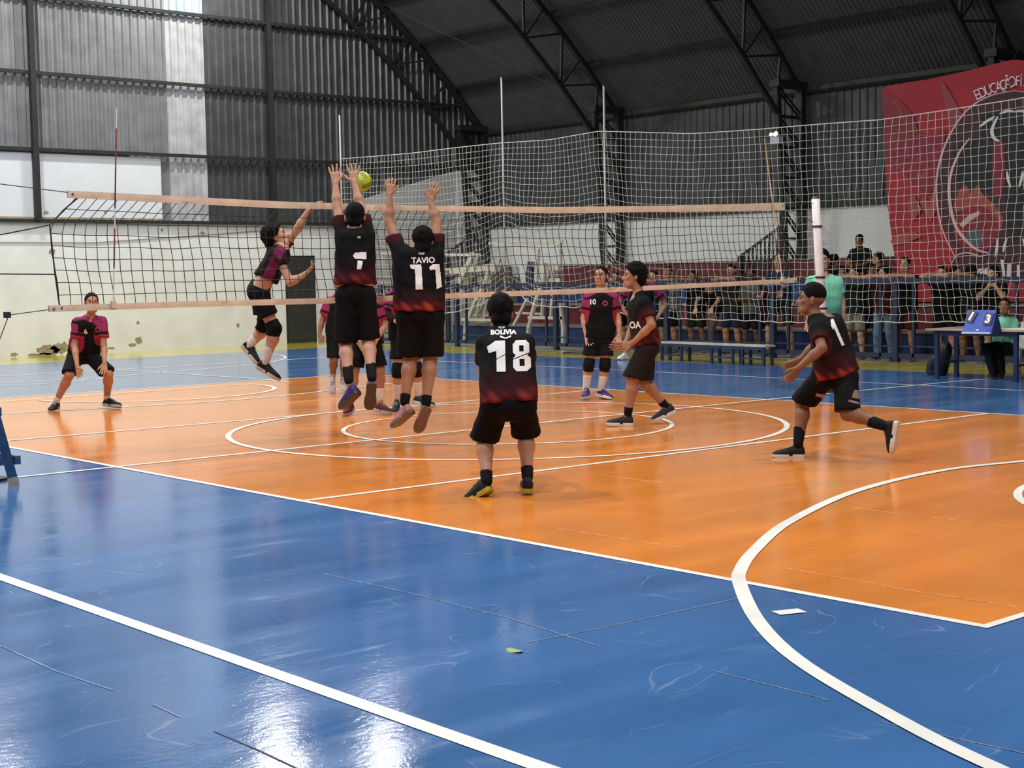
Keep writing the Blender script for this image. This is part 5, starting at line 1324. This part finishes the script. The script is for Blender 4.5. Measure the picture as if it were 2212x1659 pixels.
MB().bar((xa, by(xa)-.12, bz-.06), (xb_, by(xb_)-.12, bz-.06), .03, .05).build('apron', FB, bn, base=bnb)
tag(bn, 'low blue bench with pale top before the fence', 'bench')
# umpire stand at the left edge: one splayed leg in view
us = empty('umpire_stand', (0.2, -6.2, 0)); ub = (0.2, -6.2, 0); UB = mat('umpire_blue', (.020, .070, .16), .45, var=.25, vscale=12)
foot = gz(31, 1046); tA_ = at(-22, 905, depth(foot)+.05); dv = (tA_-foot); top = foot+dv*(1.75/max(dv[2], .1))
fx, fy = foot[0], foot[1]
for sx in (0, 1):
    for sy in (0, 1):
        f0 = np.array([fx-1.05*sx, fy-1.15*sy, 0]); t0 = np.array([fx-.12-.8*sx, fy-.36-.42*sy, 1.75]) 
        MB().bar(f0, t0, .075, .075).build('leg', UB, us, base=ub)
        MB().bar(f0, f0+(t0-f0)*.035, .08, .08).build('rubber_foot', mat('worn_foot', (.40, .33, .26), .7, var=.2), us, base=ub)
for z_ in (.20, .6, 1.0, 1.4):
    g_ = z_/1.75; a0 = np.array([fx-.12*g_, fy-.36*g_, z_]); a1 = np.array([fx-.12*g_, fy-1.15+(.37)*g_, z_])
    b0 = np.array([fx-1.05+.13*g_, fy-.36*g_, z_])
    MB().bar(a0+[0, .05, 0], a1-[0, .05, 0], .05, .07).build('rung', UB, us, base=ub)
    if z_ < .3: MB().bar(a0+[.06, .06, 0], b0-[.06, 0, 0], .05, .07).build('rung', UB, us, base=ub)
MB().box((fx-1.0, fy-.85, 1.74), (fx-.08, fy-.28, 1.78)).build('platform', UB, us, base=ub)
tag(us, 'blue umpire stand leg entering at the left edge', 'umpire stand')

# ------------------------------------------------------------------ folded basketball goals behind the fence
CRM = mat('goal_cream_steel', (.52, .50, .42), .5, var=.12); MRN = mat('maroon_letters', (.14, .02, .02), .6); PADB = mat('goal_pad', (.018, .02, .09), .6)
YH = 12.9
def goal(bars, label, grp):
    c0 = gy(*bars[0][0], YH); base = np.array([c0[0], YH, 0]); t = empty('basketball_goal', base)
    for b_ in bars:
        a, b, w_ = b_[0], b_[1], b_[2]; dy = b_[3] if len(b_) > 3 else 0; nm = b_[4] if len(b_) > 4 else 'frame_tube'; mm = b_[5] if len(b_) > 5 else CRM
        MB().bar(gy(*a, YH+dy), gy(*b, YH+dy), w_, w_).build(nm, mm, t, base=base)
        if nm == 'base_leg': pass
    # base on the floor
    return tag(t, label, 'basketball goal', grp), base
g1, b1_ = goal([((822, 547), (1022, 551), .06), ((826, 547), (829, 613), .07), ((850, 547), (851, 612), .04, .3), ((1023, 548), (995, 610), .12, -.05, 'lift_arm'), ((1035, 549), (1012, 612), .10, .25, 'lift_arm'), ((948, 588), (1060, 578), .15, 0, 'main_beam'), ((1054, 578), (1074, 579), .17, .05, 'beam_end'),
    ((1056, 583), (1047, 616), .09, 0, 'mast'), ((1047, 614), (1028, 650), .09, 0, 'mast'), ((1028, 649), (1006, 705), .09, 0, 'mast'), ((1064, 585), (1058, 616), .08, .35, 'mast'), ((1037, 648), (1029, 690), .06, .2), ((1052, 648), (1046, 690), .06, .3), ((999, 690), (1075, 692), .07, 0, 'base_bar'), ((1004, 680), (1080, 682), .05, .3, 'base_bar'),
    ((1006, 703), (1004, 742), .08, 0, 'base_leg'), ((1072, 690), (1074, 744), .08, 0, 'base_leg'), ((1080, 560), (1030, 690), .05, .5)], 'folded cream basketball goal with maroon lettering beside player number 11', 'folded basketball goals')
def plane_text(txt, u, v, Y, height, m_, parent, base, ang=0.0, off=.02, cell=.004, name='lettering', y_off=-.085):
    M, sz = text_mask(txt, cell, height, off, .15); c = gy(u, v, Y); V = []; F = []; ca, sa = math.cos(ang), math.sin(ang)
    for i, j in np.argwhere(M):
        k_ = len(V)
        for a, b_ in ((0, 0), (1, 0), (1, 1), (0, 1)):
            x_, z_ = (i+a)*cell-sz[0]/2, (j+b_)*cell-sz[1]/2; V.append((c[0]+x_*ca-z_*sa, Y+y_off, c[2]+x_*sa+z_*ca))
        F.append((k_, k_+1, k_+2, k_+3))
    return mesh_obj(name, V, F, m_, parent, base=base)
plane_text('ARPINI', 964, 587, YH, .10, MRN, g1, b1_, .03)
plane_text('FDSP', 1033, 580, YH, .05, MRN, g1, b1_, .03)
g2, b2_ = goal([((1057, 525), (1164, 539), .06), ((1103, 521), (1216, 520), .04, .4), ((1190, 534), (1214, 524), .05, .2), ((1211, 521), (1211, 600), .05, .4, 'backboard_frame'), ((1162, 540), (1158, 625), .08, 0, 'mast'), ((1176, 568), (1174, 610), .09, 0, 'mast'), ((1174, 608), (1157, 650), .08, 0, 'mast'), ((1157, 649), (1142, 711), .08, 0, 'mast'),
    ((1196, 570), (1195, 640), .08, .15, 'mast'), ((1180, 575), (1212, 578), .14, .2, 'main_beam'), ((1178, 606), (1212, 606), .10, .2, 'main_beam'), ((1172, 645), (1171, 686), .06, .1), ((1192, 645), (1190, 686), .05, .1), ((1210, 655), (1217, 710), .07, 0, 'mast'), ((1142, 686), (1216, 687), .07, 0, 'base_bar'), ((1115, 676), (1170, 678), .05, .4, 'base_bar'),
    ((1139, 645), (1110, 703), .06, .1), ((1142, 710), (1142, 748), .08, 0, 'base_leg'), ((1217, 709), (1217, 752), .08, 0, 'base_leg')], 'folded cream basketball goal with navy padding left of player number 10', 'folded basketball goals')
MB().bar(gy(1149, 566, YH-.02), gy(1143, 628, YH-.02), .17, .15).build('mast_pad', PADB, g2, base=b2_)
MB().bar(gy(1152, 568, YH-.12), gy(1152, 577, YH-.12), .09, .02).build('warning_plate', mat('plate_pink', (.35, .22, .20), .6), g2, base=b2_)
c0, c1, c2, c3 = gy(1106, 524, YH+.42), gy(1210, 523, YH+.42), gy(1210, 598, YH+.42), gy(1108, 598, YH+.42)
V = [c0, c1, c2, c3]+[c+[0, .012, 0] for c in (c0, c1, c2, c3)]
mesh_obj('backboard', V, [(0, 1, 2, 3), (7, 6, 5, 4), (0, 4, 5, 1), (1, 5, 6, 2), (2, 6, 7, 3), (3, 7, 4, 0)], mat('clear_board', (.75, .78, .78), .15, alpha=.18), g2, base=b2_)
# cable on the yellow border
cq = gz(1235, 764); tag(MB().tube([cq+np.array([.35*math.cos(a)*(1-.04*a)+.03*a, .3*math.sin(a)*(1-.05*a), .014+.0015*a]) for a in np.linspace(0, 12.5, 60)], .012, 5).build('cable_coil', IRON), 'dark cable coiled on the yellow border left of player 10', 'cable')
lf = gz(1110, 1406); lv = mesh_obj('leaf', [lf+np.array([.045*math.cos(a)*(1+.2*math.cos(a)), .03*math.sin(a), .004+.004*math.cos(2*a)]) for a in np.linspace(0, 6.1, 12)]+[lf+np.array([0, 0, .010])], [(i, (i+1) % 12, 12) for i in range(12)], mat('green_leaf', (.22, .32, .10), .5)); tag(lv, 'small pale green leaf lying on the blue floor in the foreground', 'leaf')

# ------------------------------------------------------------------ emergency light on the column
e0 = gy(1677, 300, 16.55); eb = e0
el_ = empty('emergency_light', eb); WH = mat('lamp_housing', (.50, .53, .62), .5)
bevel(MB().box((-.13, -.07, -.12), (.13, .07, .05)).build('housing', WH, el_), .01)
for sx, sc_ in ((-.07, .8), (.06, 1.1)):
    hd_ = MB().tube([(sx, -.02, .07), (sx, -.10, .10)], [.05*sc_, .06*sc_], 12).build('lamp_head', WH, el_, True)
    MB().tube([(sx, -.102, .101), (sx, -.106, .102)], .055*sc_, 12).build('lens', mat('lit_lens', (1, 1, 1), .3, emit=(1, .97, .9, 9)), hd_)
MB().box((-.1, .05, -.05), (.1, .2, .02)).build('bracket', STEEL, el_)
tag(el_, 'white twin-head emergency light on the lattice column', 'emergency light')

# ------------------------------------------------------------------ banner
BR = mat('banner_red', (.30, .012, .022), .7, bump=.12, bscale=5, var=.12, vscale=1.2)
BPO = np.array([-4.2, 15.9, 5.8]); BPN = unit(np.array([0, -1.0, .20])); BPN = unit(np.cross([1, 0, 0], [0, 0, -5]))
if BPN[1] > 0: BPN = -BPN
def onb(u, v, lift=0.0): d = ray(u, v); t_ = ((BPO-CAM) @ BPN)/(d @ BPN); return CAM+d*t_+BPN*lift
bn_ = empty('banner', onb(2190, 606)); bnb = onb(2190, 606)
# cloth with gentle waves: grid inside the outline
VB = 606
left = [(1905, 189), (1910, 300), (1918, 450), (1930, 540), (1942, 610), (1952, 672)]
def lx(v): return float(np.interp(v, [b for _, b in left], [a for a, _ in left]))
topv = [(1905, 189), (1960, 178), (2010, 170), (2080, 155), (2140, 140), (2190, 128), (2240, 134), (2330, 158), (2420, 180), (2485, 190)]
V = []; F = []; nu, nv = 60, 24
for i in range(nu+1):
    for j in range(nv+1):
        g_ = j/nv; u_t = 1905+580*i/nu; vt = float(np.interp(u_t, [a for a, _ in topv], [b for _, b in topv])); v_ = vt+(VB-vt)*g_
        ul = lx(v_) if j else 1905; ur = 4390-ul; u_ = ul+(ur-ul)*i/nu
        V.append(onb(u_, v_, .012*math.sin(i*.55)*math.sin(g_*3)))
for i in range(nu):
    for j in range(nv): a = i*(nv+1)+j; F.append((a, a+1, a+nv+2, a+nv+1))
mesh_obj('cloth', V, F, BR, bn_, True, bnb)
# the lower edge drapes over the third step
V = []; F = []; e_ = [onb(lx(VB)+(4390-2*lx(VB))*i/nu, VB) for i in range(nu+1)]
for i, p_ in enumerate(e_):
    wv = .012*math.sin(i*.55)
    V += [(p_[0], p_[1]+wv*.3, p_[2]), (p_[0], 15.6, 1.45), (p_[0], 15.34+wv*.3, 1.45), (p_[0], 15.33+wv, 1.2), (p_[0], 15.33+wv, .98)]
for i in range(nu):
    for j in range(4): a = i*5+j; F.append((a, a+1, a+6, a+5))
mesh_obj('lower_drape', V, F, BR, bn_, True, bnb)
def bcol(n, c): return mat('print_'+n, c, .7, var=.15, vscale=2)
def piece(name, pts, c, lift, mirror=False, closed=True):
    for mr in ((False, True) if mirror else (False,)):
        P = [((4390-a) if mr else a, b) for a, b in pts]; c_ = np.mean(P, 0)
        bm = bmesh.new(); vs_ = [bm.verts.new(Vector(onb(a, b, lift))) for a, b in P]
        f_ = bm.faces.new(vs_); bmesh.ops.triangulate(bm, faces=[f_]); bmesh.ops.recalc_face_normals(bm, faces=bm.faces)
        Vv = [np.array(v_.co) for v_ in bm.verts]; bm.verts.index_update(); Ff = [tuple(v_.index for v_ in f.verts) for f in bm.faces]; bm.free()
        mesh_obj(name, Vv, Ff, c, bn_, base=bnb)
def stroke(name, pts, w_, c, lift, mirror=False):
    for mr in ((False, True) if mirror else (False,)):
        P = [np.array(((4390-a) if mr else a, b), float) for a, b in smooth_pts(pts, 6)]; V = []; F = []
        for i, p_ in enumerate(P):
            d = P[min(i+1, len(P)-1)]-P[max(i-1, 0)]; d /= np.linalg.norm(d); n_ = np.array([-d[1], d[0]]); tpr = w_*(.35+.65*math.sin(math.pi*min(1, max(0, i/(len(P)-1)))))
            V += [onb(*(p_-n_*tpr/2), lift), onb(*(p_+n_*tpr/2), lift)]
        for i in range(len(P)-1): F.append((2*i, 2*i+2, 2*i+3, 2*i+1))
        mesh_obj(name, V, F, c, bn_, base=bnb)
def oval(cu, cv, ru, rv, n=40, a0=0, a1=360): return [(cu+ru*math.cos(math.radians(a0+(a1-a0)*i/n)), cv+rv*math.sin(math.radians(a0+(a1-a0)*i/n))) for i in range(n)]
DK = bcol('dark_maroon', (.045, .012, .018)); BKP = bcol('black', (.009, .009, .011)); PNK = bcol('pink_line', (.62, .40, .40)); ORG = bcol('ember', (.30, .06, .05)); ROSE = bcol('rose', (.24, .045, .05)); CRI = bcol('crimson', (.20, .012, .03)); GRB = bcol('grey_blue', (.075, .085, .11)); CRMB = bcol('cream', (.45, .36, .28)); WHB = bcol('white', (.62, .60, .60))
LIFT = .03
piece('faded_shape', [(1907, 200), (1945, 215), (1975, 250), (1990, 300), (1985, 350), (1935, 370), (1913, 330)], bcol('wine', (.19, .02, .03)), LIFT, True)
piece('faded_shape', [(1915, 330), (1960, 300), (2010, 300), (2045, 280), (2040, 330), (2030, 400), (2005, 420), (1960, 380), (1920, 350)], CRI, LIFT+.002, True)
piece('horn_shape', [(2032, 172), (2042, 180), (2062, 215), (2085, 255), (2070, 275), (2055, 280), (2045, 230)], ROSE, LIFT+.004, True)
stroke('horn_highlight', [(1927, 210), (1942, 230), (1953, 255), (1962, 278)], 5, ROSE, LIFT+.006, True)
piece('flame_shape', [(1965, 430), (1978, 420), (1985, 440), (1998, 425), (2010, 440), (2020, 400), (2028, 430), (2022, 460), (2012, 480), (1995, 450), (1975, 478), (1962, 450)], ORG, LIFT+.004, True)
piece('leaf_shape', [(1954, 315), (1960, 305), (1967, 320), (1967, 340), (1958, 338), (1955, 328)], ROSE, LIFT+.005, True)
piece('leaf_shape', [(1975, 378), (1995, 375), (2008, 365), (2003, 383), (1988, 388)], ROSE, LIFT+.005, True)
stroke('pointed_line', [(1925, 345), (1945, 360), (1960, 372), (1975, 355), (2000, 330)], 4, ROSE, LIFT+.006, True)
stroke('pointed_line', [(1975, 295), (2000, 293), (2022, 294)], 4, ROSE, LIFT+.006, True)
piece('flame_shape', [(1926, 520), (1945, 505), (1980, 500), (1992, 512), (1960, 525), (1930, 530)], ORG, LIFT+.004, True)
piece('emblem_field', [(2195+170*math.cos(a), 400+ (212 if math.sin(a) > 0 else 205)*math.sin(a)) for a in np.linspace(0, 2*math.pi, 48, endpoint=False)], DK, LIFT+.008)
stroke('emblem_outline', [(2195, 196), (2140, 208), (2090, 240), (2050, 300), (2028, 370), (2026, 430), (2036, 490), (2060, 545), (2068, 556)], 4, PNK, LIFT+.012, True)
piece('emblem_patch', [(2062, 320), (2090, 300), (2130, 305), (2150, 330), (2155, 400), (2130, 420), (2095, 400), (2065, 395)], BKP, LIFT+.012, True)
piece('emblem_patch', [(2120, 250), (2160, 240), (2195, 235), (2195, 300), (2150, 310), (2115, 290)], BKP, LIFT+.012, True)
piece('emblem_flame', [(2062, 440), (2075, 410), (2090, 400), (2100, 420), (2112, 400), (2130, 425), (2150, 440), (2170, 470), (2165, 500), (2130, 470), (2095, 450), (2065, 460)], ORG, LIFT+.014, True)
piece('emblem_disc', [(a, b) for a, b in oval(2112, 495, 48, 50, 30)], CRI, LIFT+.015, True)
piece('emblem_blade', [(2075, 485), (2095, 465), (2120, 455), (2118, 465), (2098, 478), (2082, 492)], CRMB, LIFT+.018, True)
piece('emblem_lens', oval(2108, 515, 20, 22, 20), GRB, LIFT+.018, True)
piece('emblem_tongue', [(2150, 300), (2170, 310), (2175, 380), (2165, 430), (2150, 420), (2145, 350)], CRI, LIFT+.016, True)
piece('emblem_core', [(2175, 300), (2195, 296), (2195, 520), (2180, 500), (2172, 420)], BKP, LIFT+.016, True)
stroke('emblem_ring', [(2098, 298), (2075, 330), (2056, 380), (2054, 430), (2066, 485), (2090, 520), (2115, 540), (2138, 546)], 7, PNK, LIFT+.020, True)
stroke('emblem_stroke', [(2118, 275), (2135, 262), (2152, 252)], 6, WHB, LIFT+.020, True)
stroke('emblem_stroke', [(2158, 252), (2146, 280), (2150, 298), (2162, 305)], 8, WHB, LIFT+.020, True)
stroke('emblem_stroke', [(2162, 246), (2180, 240), (2195, 242)], 6, WHB, LIFT+.020, True)
stroke('emblem_stroke', [(2204, 405), (2210, 385), (2212, 370)], 6, WHB, LIFT+.022, True)
stroke('fang_stroke', [(2152, 555), (2156, 535), (2157, 515)], 5, WHB, LIFT+.020, True); stroke('fang_stroke', [(2170, 545), (2173, 530), (2178, 515)], 6, WHB, LIFT+.020, True)
piece('lower_field', [(2060, 590), (2062, 562), (2080, 548), (2110, 548), (2125, 555), (2195, 560), (2195, 604), (2056, 604)], DK, LIFT+.010, True)
stroke('lower_outline', [(2058, 570), (2070, 552), (2090, 546), (2110, 550), (2120, 554), (2140, 548)], 3, PNK, LIFT+.02, True)
def blet(poly): piece('banner_letter', poly, WHB, LIFT+.022)
blet([(2104, 585), (2128, 578), (2128, 590), (2112, 595), (2106, 610), (2101, 605)]); blet([(2130, 580), (2142, 577), (2140, 594), (2128, 592)])
blet([(2164, 560), (2171, 562), (2175, 597), (2169, 597)]); blet([(2179, 570), (2187, 570), (2185, 604), (2177, 604)]); blet([(2200, 572), (2206, 572), (2207, 604), (2199, 604)])
piece('lower_band', [(1956, 640), (2434, 640), (2434, 668), (1958, 668)], CRI, LIFT+.026) if False else None
# arched lettering
def blet_text(ch, cu, cv, hpx, ang):
    M, sz = text_mask(ch, .012, .34, .0)
    V = []; F = []; sc_ = hpx/.34; ca, sa = math.cos(ang), math.sin(ang)
    for i, j in np.argwhere(M):
        k_ = len(V)
        for a, b_ in ((0, 0), (1, 0), (1, 1), (0, 1)):
            x_ = ((i+a)*.012-sz[0]/2)*sc_*.72; y_ = -((j+b_)*.012)*sc_
            V.append(onb(cu+x_*ca-y_*sa, cv+x_*sa+y_*ca, LIFT+.02))
        F.append((k_, k_+1, k_+2, k_+3))
    mesh_obj('banner_letter', V, F, WHB, bn_, base=bnb)
for ch, cu, cv, hp_, an in (('E', 2118, 215, 22, -.42), ('D', 2129, 210, 22, -.38), ('U', 2141, 205, 22, -.32), ('C', 2152, 201, 22, -.27), ('A', 2163, 198, 22, -.22), ('Ç', 2173, 199, 27, -.18), ('Ã', 2181, 191, 29, -.13), ('O', 2190, 188, 23, -.08),
                            ('F', 2202, 186, 22, .0), ('Í', 2209, 187, 27, .04), ('S', 2218, 189, 22, .10), ('I', 2226, 191, 22, .16), ('C', 2235, 194, 22, .22), ('A', 2246, 198, 22, .28)):
    blet_text(ch, cu, cv, hp_, an)
for u_, v_ in ((1908, 192), (2190, 131), (2480, 192)):
    p_ = onb(u_, v_); MB().bar(p_, p_+[0, .12, .18], .015).build('tie_cord', IRON, bn_, base=bnb)
tag(bn_, 'large red banner with dark round emblem and white lettering on the wall', 'banner')

# ------------------------------------------------------------------ floodlights (all above the picture)
HOUS = mat('flood_housing', (.05, .05, .05), .5); LENS = mat('flood_lens', (1, 1, 1), .3, emit=(1, .97, .92, 6))
for i, (x, y, z, k_) in enumerate(LAMPS):
    t = empty('floodlight', (x, y, z))
    MB().tube([(0, 0, .05), (0, 0, .14), (0, 0, .24)], [.24, .22, .10], 16).build('housing', HOUS, t, True)
    MB().tube([(0, 0, .045), (0, 0, .05)], .22, 16).build('lens', LENS, t)
    MB().bar((0, 0, .22), (0, 0, max(.4, roof_z(abs(y), .3)-z)), .02).build('hanger', STEEL, t)
    ld = bpy.data.lights.new('floodlight_beam', 'AREA'); ld.shape = 'DISK'; ld.size = .44; ld.energy = LAMP_W*k_; ld.color = (1, .98, .95)
    lo = bpy.data.objects.new('floodlight_beam', ld); COL.objects.link(lo); lo.parent = t; lo.location = (0, 0, .03)
    rw = ('over the near side', 'over the court centre', 'over the stand side')[0 if y < -4 else 1 if y < 3.5 else 2]
    rk = sorted(l_[0] for l_ in LAMPS if (0 if l_[1] < -4 else 1 if l_[1] < 3.5 else 2) == (0 if y < -4 else 1 if y < 3.5 else 2)).index(x)
    tag(t, 'round roof floodlight %s, %s from the gable wall' % (rw, ('first', 'second', 'third', 'fourth', 'fifth', 'sixth', 'seventh')[rk]), 'floodlight', 'roof floodlights')
